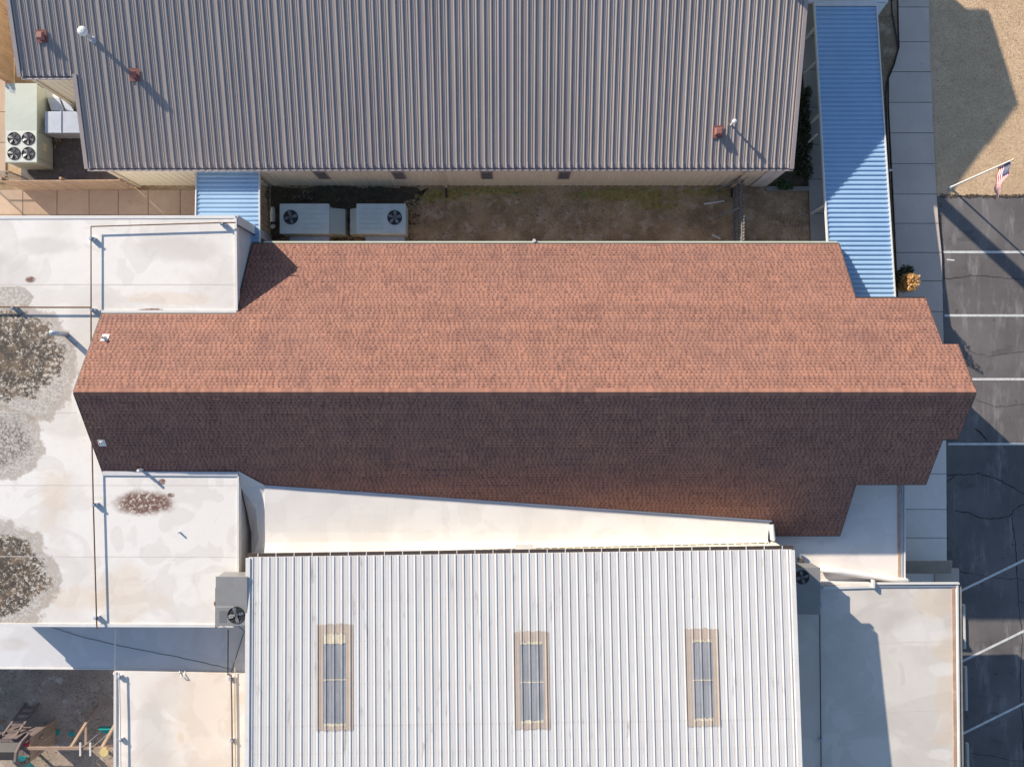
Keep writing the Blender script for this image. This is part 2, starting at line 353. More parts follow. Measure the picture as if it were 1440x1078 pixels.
for pts, w in [([(1332,668),(1352,667),(1378,666),(1405,674),(1425,686),(1445,696)], .09),
            ([(1342,718),(1360,720),(1378,728),(1400,729),(1420,725),(1423,719),(1445,703)], .08),
            ([(1422,722),(1427,760),(1430,800),(1433,850),(1437,900),(1434,960),(1438,1010),(1440,1078),(1441,1120)], .08),
            ([(1346,803),(1375,808),(1400,812),(1432,813),(1445,818)], .05),
            ([(1325,392),(1345,391),(1365,388),(1385,388),(1405,390),(1425,392),(1450,393)], .06),
            ([(1355,1056),(1375,1060),(1395,1062),(1420,1068),(1446,1071)], .045), ([(1370,602),(1380,610),(1388,619)], .12),
            ([(1332,677),(1342,669)], .08),
            ([(1377,1018),(1383,1006),(1398,1001),(1410,1005),(1408,1014),(1396,1020),(1380,1018)], .035),
            ([(1328,392),(1326,372),(1325,340),(1323,300)], .04), ([(1432,845),(1446,848)], .05), ([(1366,560),(1400,572),(1450,568)], .02),
            ([(1340,498),(1362,494),(1390,501),(1450,492)], .02)]:
    q = wander([P(*p) for p in pts], .018)
    b = MB(); b.ribbon(q, [w*random.uniform(.45,1.1)*(.6 if w > .03 else 1) for _ in q], .0165); b.build('crack', m_crack, asp)

# pavements of concrete slabs, joints left open
def slab_run(name, left, right, joints, z, material, label, zbase=.0):
    root = tag(thing(name, P3(*left[0], 0), label, None), kind='structure')
    def xat(line, y):
        for (xa_, ya), (xb, yb) in zip(line, line[1:]):
            if ya <= y <= yb: return xa_+(xb-xa_)*(y-ya)/(yb-ya)
        return line[-1][0] if y > line[-1][1] else line[0][0]
    bd = MB(); g = .012
    for ya, yb in zip(joints, joints[1:]):
        ys = [ya]+[p[1] for p in left if ya < p[1] < yb]+[yb]; yr = [yb]+[p[1] for p in right[::-1] if ya < p[1] < yb]+[ya]
        poly = [P(xat(left, y), y, z) for y in ys]+[P(xat(right, y), y, z) for y in yr]
        cx = sum(p[0] for p in poly)/len(poly); cy = sum(p[1] for p in poly)/len(poly)
        pp = [(p[0]+(g if p[0] < cx else -g), p[1]+(g if p[1] < cy else -g)) for p in poly]
        q = MB(); q.prism(pp, 0, z+random.uniform(-.003,.003)); q.build('slab', m_newpath if (name == 'pavement' and ya > 540) else material, root, bevel=.008)
        bd.prism(poly, -.02, z-.03)
    bd.build('bedding', m_joint, root)
    return root
joints = [-60, -22, 10, 59, 101, 144, 187, 230, 273, 314, 355, 395, 438, 481, 524, 570, 616, 666, 716, 756, 792, 820]
slab_run('pavement', [(1262,-60),(1264,40),(1265,66),(1258,92),(1250,110),(1250,150),(1254,230),(1258,310),(1263,420),(1270,600),(1272,700),(1272,820)],
         [(1306,-60),(1308,60),(1311,140),(1316,250),(1320,310),(1325,360),(1328,500),(1331,620),(1332,792),(1332,820)], joints, .12, m_path,
         'straight grey concrete pavement along the asphalt')
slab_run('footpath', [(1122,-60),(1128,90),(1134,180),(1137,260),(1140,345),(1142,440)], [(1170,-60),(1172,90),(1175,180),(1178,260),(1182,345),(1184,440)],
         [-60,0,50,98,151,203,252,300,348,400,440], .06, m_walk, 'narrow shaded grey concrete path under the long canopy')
# tan paving on the west side
root = tag(thing('paving', P3(100,285,0), 'tan concrete paving west of the small awning', None), kind='structure')
bd = MB(); bd.prism([P(-160,110),P(8,110),P(8,250),P(-160,250)], 0, .012); bd.prism([P(-160,267),P(290,267),P(290,360),P(-160,360)], 0, .012); bd.build('bedding', m_joint, root)
for xa_, xb in [(-160,-90),(-90,-30),(-30,33),(33,81),(81,126),(126,167),(167,209),(209,254),(254,290)]:
    for ya, yb in [(267,302),(302,360)]:
        q = MB(); A, B = P(xa_, ya), P(xb, yb); q.box(A[0]+.012, B[0]-.012, B[1]+.01, A[1]-.01, 0, .05); q.build('slab', m_paver, root, bevel=.006)
for ya, yb in [(110,158),(158,201),(201,250)]:
    for xa_, xb in [(-90,-35),(-35,9)]:
        q = MB(); A, B = P(xa_, ya), P(xb, yb); q.box(A[0]+.012, B[0]-.012, B[1]+.01, A[1]-.01, 0, .05); q.build('slab', m_paver, root, bevel=.006)
# gravel pad by the large unit
m_gravel = mat('grey_gravel', (.15,.14,.14), (.09,.085,.085), 4, .95, bump=1, bscale=25, grime=(.24,.22,.21), gs=9, gth=.55)
b = MB(); b.prism([P(30,118),P(150,118),P(200,262),P(30,262)], 0, .02)
tag(b.build('gravel_pad', m_gravel), 'dark grey gravel pad beside the four fan unit', kind='structure')
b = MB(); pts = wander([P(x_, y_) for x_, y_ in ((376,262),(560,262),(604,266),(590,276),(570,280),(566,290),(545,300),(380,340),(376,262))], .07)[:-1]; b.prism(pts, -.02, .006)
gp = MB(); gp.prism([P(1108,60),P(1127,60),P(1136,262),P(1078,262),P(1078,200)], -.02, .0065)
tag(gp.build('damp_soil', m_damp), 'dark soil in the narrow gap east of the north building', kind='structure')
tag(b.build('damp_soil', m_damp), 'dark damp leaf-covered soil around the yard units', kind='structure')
m_play = mat('playground_soil', (.42,.335,.27), (.27,.215,.17), .9, 1, bump=.8, bscale=14, grime=(.50,.43,.37), gs=1.2, gth=.54)
b = MB(); p, q = P(-300,900), P(200,1300); b.face([(p[0],q[1],.007),(q[0],q[1],.007),(q[0],p[1],.007),(p[0],p[1],.007)])
tag(b.build('playground_soil', m_play), 'dusty grey-brown playground soil', kind='structure')
# flower bed edging along the pavement
b = MB(); pts = [P(1252,-60,.1), P(1256,20,.1), P(1262,50,.1), P(1264,70,.1), P(1258,90,.1), P(1250,108,.1), P(1247,130,.1), P(1249,200,.1), P(1252,260,.1), P(1255,320,.1)]
b.tube([(x-.03,y,.07) for x, y in pts], .03, 6)
tag(b.build('bed_edging', m_dark), 'thin curved dark edging between soil bed and pavement', 'edging')
b = MB(); A, B = P(1076,263), P(1137,269); b.box(A[0], B[0], B[1], A[1], 0, .13)
tag(b.build('kerb', m_kerb, bevel=.015), 'low pale kerb running from the north wall corner to the footpath', 'kerb')

# ================================================================= SHINGLED HALL
YR, ZR, S = -.30, 6.33, .672
aN, bN = ZR+S*YR, -S; aS, bS = ZR-S*YR, S
xL, x3, x2, x1 = -15.40, 13.08, 15.74, 16.30
zN = lambda y: ZR-S*abs(y-YR)
yn = lambda py: on_plane(720, py, aN, bN)[1]
ys = lambda py: on_plane(720, py, aS, bS)[1]
def s2(px, py): return on_plane(px, py, aS, bS)[:2]
xblk = P(333, 440, ZW)[0]
NP = [(xL,YR),(x1,YR),(x1,yn(485)),(x2,yn(485)),(x2,yn(419)),(x3,yn(419)),(x3,yn(343)),(xblk+.005,yn(343)),(xblk+.005,yn(440)),(xL,yn(440))]
SP = [(xL,YR),(x1,YR),(x1,ys(617)),(x2,ys(617)),(x2,ys(680)),(x3,ys(680)),(x3,ys(752)),s2(1089,752),s2(1085,735),s2(371,686),s2(337,664),(xL,ys(662))]
church = thing('shingled_hall', (0, YR, 0), 'long gabled hall with brown shingle roof stepping to a point at its east end', 'building')
deck = MB()
for poly in (NP, SP):
    deck.prism(poly, lambda x, y: zN(y)-.14, lambda x, y: zN(y))
roof = deck.build('roof', m_darkbrown, church)
def scan(poly, y):
    xs = []
    for (xa_, ya), (xb, yb) in zip(poly, poly[1:]+poly[:1]):
        if (ya-y)*(yb-y) < 0: xs.append(xa_+(xb-xa_)*(y-ya)/(yb-ya))
    xs.sort(); return list(zip(xs[::2], xs[1::2]))
def shingles(poly, sg):
    mb = MB(); e = .1065; nrm = Vector((0, sg*S, 1)).normalized()
    dmax = max(sg*(p[1]-YR) for p in poly)
    d = .02; rows = []
    while d < dmax: rows.append((d, min(d+e, dmax+.015))); d += e
    for (da, db) in rows:
        ym = YR+sg*(da+db)/2
        for xa_, xb in scan(poly, ym):
            ya, yb = YR+sg*da, YR+sg*(db+.004)
            pa = Vector((0, ya, ZR-S*da)); pb = Vector((0, yb, ZR-S*(db+.004)))
            row_ = random.uniform(0, 90); rt_ = random.gauss(0, .07)
            x = xa_-random.uniform(0,.4); k = random.random() < .5; wav = random.uniform(-.0015,.0015)
            while x < xb+.02:
                w = random.uniform(.07,.13) if k else random.uniform(.045,.085)
                if random.random() < .10: w *= 1.8
                xe = min(x+w, xb+.02)
                patch = .35*noise.noise(Vector((x*.5, ym*.7, sg*3)))+.6*noise.noise(Vector((x*1.8, ym*2.6, 5)))
                t = (random.uniform(.62,.92) if k else random.uniform(-.05,.35)); t = max(-.1, min(1, t+.42*patch+rt_))
                hi = .0075+wav+(.003 if k else 0)+random.uniform(-.001,.001)+(random.random() < .02)*.004+(.045 if sg < 0 else .004)*max(0, noise.noise(Vector((x*.9, row_, 2.2)))-.12+.25*noise.noise(Vector((x*.25, ym*.6, 8))))
                if xe < xa_-.02: x = xe; k = not k; continue
                oa = nrm*.003; ob = nrm*hi
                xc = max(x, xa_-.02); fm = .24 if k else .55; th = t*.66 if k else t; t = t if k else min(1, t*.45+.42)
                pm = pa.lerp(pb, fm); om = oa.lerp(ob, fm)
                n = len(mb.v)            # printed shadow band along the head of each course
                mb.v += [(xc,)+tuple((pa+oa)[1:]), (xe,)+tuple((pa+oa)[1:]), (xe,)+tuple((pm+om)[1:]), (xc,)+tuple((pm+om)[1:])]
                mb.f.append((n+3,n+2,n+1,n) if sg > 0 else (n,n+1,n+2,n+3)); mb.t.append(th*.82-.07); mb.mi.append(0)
                v = [(xc,)+tuple((pm+om)[1:]), (xe,)+tuple((pm+om)[1:]), (xe,)+tuple((pb+ob)[1:]), (xc,)+tuple((pb+ob)[1:])]
                g = [(xe, pb.y, pb.z), (xc, pb.y, pb.z)]
                n = len(mb.v); mb.v += v+g
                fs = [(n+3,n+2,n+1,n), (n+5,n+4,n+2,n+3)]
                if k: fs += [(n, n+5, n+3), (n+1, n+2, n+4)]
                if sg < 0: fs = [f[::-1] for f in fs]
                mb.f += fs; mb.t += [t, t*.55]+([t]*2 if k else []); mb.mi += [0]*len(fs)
                x = xe; k = not k
    return mb
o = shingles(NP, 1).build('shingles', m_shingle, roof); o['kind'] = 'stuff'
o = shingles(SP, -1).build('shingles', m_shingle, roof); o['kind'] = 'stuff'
mb = MB(); x = xL-.01
while x < x1:                               # ridge caps, folded over the ridge and lapped
    xe = min(x+.135, x1+.02); t = random.uniform(.45,.95)
    for sg in (1,-1):
        w = .15+random.uniform(-.004,.004)
        a = [(x,YR,ZR+.030),(xe,YR,ZR+.022),(xe,YR+sg*w,ZR-S*w+.024),(x,YR+sg*w,ZR-S*w+.032)]
        c = [(p[0],p[1],p[2]-.02) for p in a]
        if sg > 0: a, c = a, c
        else: a, c = a[::-1], c[::-1]
        mb.hexa(c, a, t)
    x = xe
o = mb.build('ridge_caps', m_shingle, roof); o['kind'] = 'stuff'
# fascia boards and gutters
def edge(mb, p, q, w=.05, h=.16, up=-.06): mb.bar((p[0],p[1],p[2]+up), (q[0],q[1],q[2]+up), w, h)
fas = MB()
def z3(x, y): return (x, y, zN(y))
for poly in (NP, SP):
    for p, q in zip(poly, poly[1:]+poly[:1]):
        if abs(p[1]-YR) < 1e-6 and abs(q[1]-YR) < 1e-6: continue
        d = Vector((q[0]-p[0], q[1]-p[1])); n_ = Vector((d.y, -d.x)).normalized()*(.028 if area(poly) > 0 else -.028)
        fas.bar((p[0]+n_.x,p[1]+n_.y,zN(p[1])-.08), (q[0]+n_.x,q[1]+n_.y,zN(q[1])-.08), .04, .15)
fas.build('fascia', m_darkbrown, church)
g = MB(); a = yn(343)
g.box(xblk+.4, x3-.02, a+.045, a+.115, zN(a)-.14, zN(a)-.03); g.build('gutter', m_fascia, church, bevel=.006)
# walls under the roof, following the slopes
wl = MB()
def bay(xa_, xb, ya, yb, base=0):
    zz = lambda y: zN(y)-.15
    prof = [(ya, base),(yb, base),(yb, zz(yb)),(YR, zz(YR)),(ya, zz(ya))]
    wl.hexa([(xa_, y, z) for y, z in prof][::-1], [(xb, y, z) for y, z in prof][::-1])
bay(xblk+.3, x3-.3, ys(735)+1.2, yn(343)-.35)
bay(x3-.29, x2-.3, ys(680)+.3, yn(419)-.3)
bay(x2-.29, x1-.3, ys(617)+.3, yn(485)-.3)
bay(xL+.3, xblk+.29, ys(662)+.15, yn(440)-.15, ZW-.2)
wl.build('wall', m_brick, church)
def pipe_boot(px, py, a, bb, h, r=.05):
    x, y, z = on_plane(px, py, a, bb); m = MB()
    m.prism([(x-.13,y-.11),(x+.13,y-.11),(x+.13,y+.14),(x-.13,y+.14)], lambda X, Y: a+bb*Y+.015, lambda X, Y: a+bb*Y+.03)
    m.tube([(x,y,z-.02),(x,y,z+h*.5),(x,y,z+h)], [r*1.6,r*1.2,r], 12)
    o = m.build('vent_pipe', m_white, roof)
    m = MB(); m.tube([(x,y,z+h),(x,y,z+h+.004)], r*.7, 10); m.build('vent_opening', m_dark, roof)
pipe_boot(148, 475, aN, bN, .22); pipe_boot(144, 623, aS, bS, .20)
x, y, z = on_plane(751, 342, aN, bN); m = MB(); m.tube([(x,y+.12,0),(x,y+.12,z-.05),(x,y+.1,z+.05)], [.06,.06,.07], 10); m.build('drain_pipe', m_white, church)

# ================================================================= NORTH BUILDING (ribbed brown metal roof)
EZ, EY, SN = 2.75, 8.535, .26
NX0, NX1, NX00 = -16.84, 11.07, -18.96
zM = lambda y: EZ+SN*(y-EY)
RY = 21.5
north = thing('ribbed_roof_building', (-3, 12, 0), 'long cream metal building under a grey-brown ribbed metal roof at the top of the view', 'building')
b = MB()
b.prism([(NX0,EY),(NX1,EY),(NX1,RY),(NX0,RY)], lambda x, y: zM(y)-.12, lambda x, y: zM(y)-.01)
b.prism([(NX00,11.84),(NX0-.002,11.84),(NX0-.002,RY),(NX00,RY)], lambda x, y: zM(y)-.12, lambda x, y: zM(y)-.01)
zf = lambda x, y: zM(RY)-SN*(y-RY)
b.prism([(NX00,RY+.003),(NX1+.37,RY+.003),(NX1+.37,24.3),(NX00,24.3)], lambda x, y: zf(x,y)-.12, zf)
b.prism([(NX1+.003,18.6),(NX1+.37,18.6),(NX1+.37,RY),(NX1+.003,RY)], lambda x, y: zM(y)-.12, lambda x, y: zM(y))
nroof = b.build('roof', m_brown_trim, north)
def rib_panel(width, length, n, slope_axis, ribh=.038, minor=2, wb=.062, wt=.028):
    """panel in its own frame: x across, y up the slope, z proud of the deck"""
    mb = MB(); sp = width/n; prof = [(0,0)]
    for i in range(n):
        c = (i+.5)*sp
        if i > 0: pass
        prof += [(c-wb/2,0),(c-wt/2,ribh),(c+wt/2,ribh),(c+wb/2,0)]
        if minor and i < n:
            f0 = c+wb/2; f1 = c+sp-wb/2
            for q in range(minor):
                cc = f0+(f1-f0)*(q+1)/(minor+1)
                if cc+.012 < width: prof += [(cc-.014,0),(cc-.006,.011),(cc+.006,.011),(cc+.014,0)]
    prof.append((width,0))
    for (xa_, za), (xb, zb) in zip(prof, prof[1:]):
        mb.face([(xa_,0,za),(xb,0,zb),(xb,length,zb),(xa_,length,za)])
    return mb
ang = math.atan(SN); LEN = (RY-EY)/math.cos(ang); PW = (NX1-NX0)/25
pn = None
for i in range(25):
    if pn is None:
        pn = rib_panel(PW-.001, LEN, 4, 1).build('roof_panel', m_brown_metal, nroof, local=True)
        pn.rotation_euler.x = ang; o = pn
    else: o = pn.copy(); COL.objects.link(o)
    o.location = Vector((NX0+i*PW, EY, zM(EY)+.004))-Vector(ORG[nroof.name])
L2 = (RY-11.84)/math.cos(ang); W2 = (NX0-NX00)/2; pn = None
for i in range(2):
    if pn is None: pn = rib_panel(W2-.001, L2, 4, 1).build('roof_panel', m_brown_metal, nroof, local=True); pn.rotation_euler.x = ang; o = pn
    else: o = pn.copy(); COL.objects.link(o)
    o.location = Vector((NX00+i*W2, 11.84, zM(11.84)+.004))-Vector(ORG[nroof.name])
# pale rib ends, eave gutter and rake trims
b = MB()
for i in range(100):
    x = NX0+(i+.5)*PW/4
    b.bar((x, EY-.04, zM(EY)+.045), (x, EY+.20+random.uniform(-.02,.03), zM(EY+.2)+.050), .042, .016)
for i in range(8):
    x = NX00+(i+.5)*W2/4
    b.bar((x, 11.8, zM(11.84)+.045), (x, 12.0, zM(12.0)+.05), .04, .016)
o = b.build('rib_ends', m_pale_cap, nroof); o['kind'] = 'stuff'
b = MB()
b.box(NX0, NX1+.08, EY-.11, EY-.085, EZ-.12, EZ-.005); b.box(NX0, NX1+.08, EY-.085, EY-.005, EZ-.12, EZ-.10)
b.box(NX00, NX0-.01, 11.73, 11.755, zM(11.84)-.12, zM(11.84)-.005); b.box(NX00, NX0-.01, 11.755, 11.835, zM(11.84)-.12, zM(11.84)-.10)
b.build('gutter', m_pale_cap, north)
for xx, y0_ in ((NX1-.06, EY-.05), (NX0-.05, EY-.05), (NX00-.06, 11.8)):
    b = MB(); yt = RY if xx > 0 or xx < -17 else 11.9
    b.bar((xx+.06, y0_, zM(y0_)+.03), (xx+.06, yt, zM(yt)+.03), .15, .09); b.build('rake_trim', m_brown_trim, nroof)
# walls: ribbed metal wall panels, stone panels at the east end
WX0, WX1, WY = -525/32.69, 11.0, -(262-539)/32.69
b = MB(); b.box(WX0, WX1-.05, WY+.05, 24, 0, EZ-.14); b.box(-607/32.69, WX0-.01, -(153-539)/32.69+.05, 24, 0, zM(11.84)-.14)
b.prism([(-607/32.69+.02,12),(WX1-.08,12),(WX1-.08,RY),(-607/32.69+.02,RY)], EZ-.2, lambda x, y: zM(y)-.13)
b.prism([(-607/32.69+.02,RY+.01),(WX1-.08,RY+.01),(WX1-.08,24),(-607/32.69+.02,24)], EZ-.2, lambda x, y: zf(x,y)-.13)
nwall = b.build('wall', m_cream, north)
def wall_panel(width, z0, z1, n, depth=.022):
    mb = MB(); sp = width/n
    prof = [(0,0)]
    for i in range(n):
        c = (i+.5)*sp; prof += [(c-.045,0),(c-.022,-depth),(c+.022,-depth),(c+.045,0)]
    prof.append((width,0))
    for (xa_, ya), (xb, yb) in zip(prof, prof[1:]): mb.face([(xa_,ya,z0),(xb,yb,z0),(xb,yb,z1),(xa_,ya,z1)])
    return mb
def wall_run(xa_, xb, y, z0, z1, parent, material, n=3, width=.9):
    k = max(1, round((xb-xa_)/width)); w = (xb-xa_)/k
    p0 = wall_panel(w-.002, z0, z1, n).build('wall_panel', material, parent, local=True)
    for i in range(k):
        o = p0 if i == 0 else p0.copy()
        if i: COL.objects.link(o)
        o.location = Vector((xa_+i*w, y, 0))-Vector(ORG[parent.name])
XS = P(1053,262)[0]
wall_run(WX0, XS, WY+.03, .02, EZ-.13, nwall, m_cream)
wall_run(-607/32.69, WX0-.9, -(153-539)/32.69+.03, .02, zM(11.84)-.13, nwall, m_cream)
m_stone = mat('pale_stone', (.70,.68,.64), (.62,.6,.56), 2, .8, bump=.2, rnd=.05)
for r_ in range(5):
    for c_ in range(2):
        w = (WX1-.12-XS)/2; q = MB(); z0 = .02+r_*.515
        q.box(XS+.05+c_*w, XS+.05+(c_+1)*w-.012, WY-.02, WY+.045, z0, z0+.50); q.build('stone_panel', m_stone, nwall, bevel=.006)
for px in (452, 560.5, 684.5, 793.5):       # small barred windows
    xw = (px-720)*(32.6/F); fr = MB(); z0, z1, w = 1.35, 2.42, .50
    for (p, q, r, t) in ((xw-w/2, xw+w/2, z0, z0+.06), (xw-w/2, xw+w/2, z1-.06, z1), (xw-w/2, xw-w/2+.05, z0+.06, z1-.06), (xw+w/2-.05, xw+w/2, z0+.06, z1-.06)):
        fr.box(p, q, WY-.04, WY+.02, r, t)
    f = fr.build('window', m_brown_trim, nwall)
    gl = MB(); gl.box(xw-w/2+.05, xw+w/2-.05, WY-.005, WY+.01, z0+.06, z1-.06)
    gl.build('pane', m_dark, f, loc=(0,0,0)) if False else gl.build('pane', m_dark, nwall)
    gr = MB()
    for k in range(6):
        x = xw-w/2+.05+(k+.5)*(w-.1)/6; gr.bar((x,WY-.05,z0+.03),(x,WY-.05,z1-.03), .014, .014)
        for j in range(4):
            zc = z0+.2+j*.24; gr.tube([(x+.035*math.cos(a_), WY-.055, zc+.08*math.sin(a_)) for a_ in [q*math.pi/4 for q in range(9)]], .008, 4, caps=False)
    gr.build('window_grille', m_hvac_grey, nwall)
for pxs, w in ((620, .09), (1053, .13)):       # downspouts
    x = (pxs-720)*(32/F); b = MB(); b.bar((x, WY-.06, 0.15),(x, WY-.06, EZ-.12), w, .08); b.build('downspout', m_creamtrim, north); b = MB(); b.bar((x,WY-.06,.13),(x+.02,WY-.5,.05), .08, .06); b.build('downspout_outlet', m_dark, north)
b = MB(); b.box(WX0-.07, WX0+.10, WY-.05, WY+.02, 0, EZ-.12); b.build('corner_trim', m_creamtrim, north); b = MB(); b.box(-607/32.69-.08, -607/32.69+.08, 11.76, 11.82, 0, zM(11.84)-.12); b.build('corner_trim', m_creamtrim, north)
# roof furniture
def roof_vent(px, py, w=.27, h=.26):
    x, y, z = on_plane(px, py, zM(0), SN); m = MB(); t = z+h
    m.box(x-w/2+.03, x+w/2-.03, y-w/2+.03, y+w/2-.03, z-.05, t-.06); a = m.build('roof_vent', m_vent, nroof)
    m = MB(); m.hexa([(x-w/2-.02,y-w/2-.02,t-.1),(x+w/2+.02,y-w/2-.02,t-.1),(x+w/2+.02,y+w/2+.02,t-.1),(x-w/2-.02,y+w/2+.02,t-.1)],
                     [(x-w/2+.04,y-w/2+.04,t),(x+w/2-.04,y-w/2+.04,t),(x+w/2-.04,y+w/2-.04,t),(x-w/2+.04,y+w/2-.04,t)]); m.build('vent_hood', m_vent, nroof)
    m = MB(); m.prism([(x-.2,y-.2),(x+.2,y-.2),(x+.2,y+.25),(x-.2,y+.25)], lambda X,Y: zM(Y)+.046, lambda X,Y: zM(Y)+.056); m.build('vent_flashing', m_vent, nroof)
roof_vent(60, 53); roof_vent(190, 107, .22, .28); roof_vent(1009, 187)
x, y, z = on_plane(132, 57, zM(0), SN)
m = MB(); m.tube([(x,y,z-.05),(x,y,z+.12),(x,y,z+.13),(x,y,z+.75)], [.13,.11,.075,.075], 14); m.build('flue', m_galv, nroof, smooth=False)
m = MB(); m.tube([(x,y,z+.72),(x,y,z+.76),(x,y,z+.86),(x,y,z+.93),(x,y,z+.95)], [.12,.17,.17,.11,.02], 16); m.build('flue_cap', m_white, nroof)
x, y, z = on_plane(1028, 176, zM(0), SN)
m = MB(); m.tube([(x,y,z-.05),(x,y,z+.42)], .04, 10); m.tube([(x,y,z+.40),(x,y,z+.43),(x,y,z+.50),(x,y,z+.52)], [.06,.085,.085,.03], 12); m.build('flue', m_white, nroof)
# tall stack further up the same roof (its shadow crosses the car park)
x, y = 330/32.69, 503/32.69; m = MB(); m.box(x-.2, x+.2, y-.2, y+.2, zM(y)-.2, 8.3); m.box(x-.24, x+.24, y-.24, y+.24, 8.2, 8.36)
m.build('chimney', m_vent, nroof)

# ================================================================= WEST BLOCK (flat white roof)
def flat_building(name, poly, z, label, material, wallmat, wall_poly=None, thick=.35):
    t = thing(name, (*poly[0], 0), label, 'building')
    cx = sum(p[0] for p in poly)/len(poly); cy = sum(p[1] for p in poly)/len(poly)
    b = MB(); b.prism(poly, z-thick, z); r_ = b.build('roof', material, t)
    inset = [(p[0]+(cx-p[0])*.012, p[1]+(cy-p[1])*.012) for p in poly]
    if wall_poly: inset = wall_poly
    b = MB(); b.prism(inset, 0, z-thick-.002); b.build('wall', wallmat, t)
    return t, r_
k = (H-ZW)/F
Wp = [P(-330,305,ZW), P(331.5,303,ZW), P(333,440,ZW), P(335,664,ZW), P(335,880,ZW), P(-16,879,ZW), P(-16,640,ZW), P(-330,640,ZW)]
west, wroof = flat_building('flat_roofed_block', Wp, ZW, 'wide flat block with stained white membrane roof at the left, crossed by the gas pipe', m_memb_w, m_plaster)
def strip(a, c, w, z, h, name, material, parent, zz=None):
    A, B = P3(*a, z), P3(*c, z); b = MB(); b.bar((A[0],A[1],z+h/2),(B[0],B[1],z+h/2), w, h); return b.build(name, material, parent)
strip((-330,306.5),(331,305), .12, ZW, .02, 'roof_edge', m_white_trim, west)
strip((331.5,307),(333,437), .09, ZW, .045, 'roof_edge', m_white_trim, west)
strip((335,668),(335,876), .07, ZW, .035, 'roof_edge', m_white_trim, west)
strip((-16,878),(335,879), .12, ZW, .04, 'roof_edge', m_white_trim, west)
strip((141,438),(333,438), .10, ZW, .05, 'flashing', m_white_trim, west)
strip((145,665),(335,666), .16, ZW, .05, 'flashing', m_upstand, west)
for a, c in [((0,400),(330,400)), ((0,580),(108,580)), ((0,682),(335,682)), ((0,782),(335,783))]:
    b = MB(); A, B = P(*a, ZW), P(*c, ZW); n = 24
    pts = [(A[0]+(B[0]-A[0])*i/n, A[1]+(B[1]-A[1])*i/n+random.uniform(-.006,.006)) for i in range(n+1)]
    b.ribbon(pts, .022, ZW+.004); b.build('seam', m_seam, wroof)
# east wall corner board and cable of the north corner
A = P(331.5,303,ZW); b = MB(); b.box(A[0]-.02, A[0]+.07, A[1]-.34, A[1]+.02, 0, ZW-.03); b.build('corner_board', m_white_trim, west)
b = MB(); b.box(A[0]+.05, A[0]+.085, A[1]-.375, A[1]-.345, .2, ZW-.05); b.build('cable', m_dark, west)
# gas pipes on blocks
def gas_pipe(pts, z, hz, r, name, label, material, blocks):
    t = thing(name, P3(*pts[0], z), label, 'pipe')
    b = MB(); b.tube([(*P(px, py, z+hz), z+hz) for px, py in pts], r, 8); b.build('pipe', material, t)
    for (px, py) in blocks:
        x, y = P(px, py, z+hz*.5); b = MB(); b.box(x-.09, x+.09, y-.06, y+.06, z, z+hz-r-.002); b.box(x-.03,x+.03,y-.03,y+.03,z+hz-r,z+hz+r+.02)
        b.build('pipe_support', m_galv, t)
    return t
gas_pipe([(331,313),(316,313),(128,318.5),(128,440),(128,560),(131,700),(136,879),(136.5,884)], ZW, .20, .026, 'gas_pipe', 'rusty gas pipe turning a corner and running the length of the white flat roof', m_rust,
         [(314,315),(130,336),(131,436),(134,709),(136,868)])
gas_pipe([(-40,431),(60,432),(128,432)], ZW, .20, .03, 'gas_pipe', 'short rusty branch pipe above the big dark stain', m_rust, [(20,433)])
# bent tin flue standing on the roof
x, y = P(93,470,ZW); m = MB(); m.tube([(x,y,ZW),(x,y,ZW+.62),(x-.04,y,ZW+.74),(x-.16,y+.01,ZW+.80)], [.105,.10,.10,.10], 16)
t = m.build('tin_flue', m_galv, smooth=True); tag(t, 'bent tin flue standing right of the largest dark stain on the flat roof', 'flue')
x, y = P(209,664,ZW)
m = MB(); m.tube([(x-.2,y+.12,ZW),(x-.2,y+.12,ZW+.45)], .05, 8); m.build('vent_pipe', m_white, wroof)
x, y = P(253,748,ZW); m = MB(); m.tube([(x,y,ZW),(x,y,ZW+.14)], .035, 8); m.build('vent_pipe', m_galv, wroof)

# lower strip roof and the south annex
Sp = [P(-330,876,Z_STRIP), P(350,876,Z_STRIP), P(350,944,Z_STRIP), P(162,941,Z_STRIP), P(0,938,Z_STRIP), P(-330,936,Z_STRIP)]
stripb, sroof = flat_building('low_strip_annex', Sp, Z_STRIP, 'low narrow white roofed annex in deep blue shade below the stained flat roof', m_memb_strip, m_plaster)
strip((-330,937),(162,940), .05, Z_STRIP, .03, 'roof_edge', m_white_trim, stripb)
b = MB(); q = wander([P(72,881,Z_STRIP),P(115,895,Z_STRIP),P(180,910,Z_STRIP),P(260,925,Z_STRIP),P(325,940,Z_STRIP)], .01)
b.tube([(x,y,Z_STRIP+.012) for x, y in q], .009, 5); tag(b.build('cable', m_dark), 'thin dark cable slanting across the shaded strip roof', 'cable')
b = MB(); A, B = P(164,884,Z_STRIP), P(164,941,Z_STRIP); b.tube([(A[0],A[1],Z_STRIP+.1),(B[0],B[1],Z_STRIP+.15),(B[0],B[1]-.1,Z_STRIP+.25)], .028, 8)
tag(b.build('conduit', m_white), 'white conduit crossing the shaded strip roof', 'conduit')
Ap = [P(162,943,Z_SOUTH), P(347,947,Z_SOUTH), P(347,1260,Z_SOUTH), P(160,1260,Z_SOUTH)]
south, aroof = flat_building('south_annex', Ap, Z_SOUTH, 'sunlit cream flat roofed annex between playground and white metal hall', m_memb_s, m_plaster)
strip((162.5,944),(162,1200), .10, Z_SOUTH, .05, 'roof_edge', m_white_trim, south)
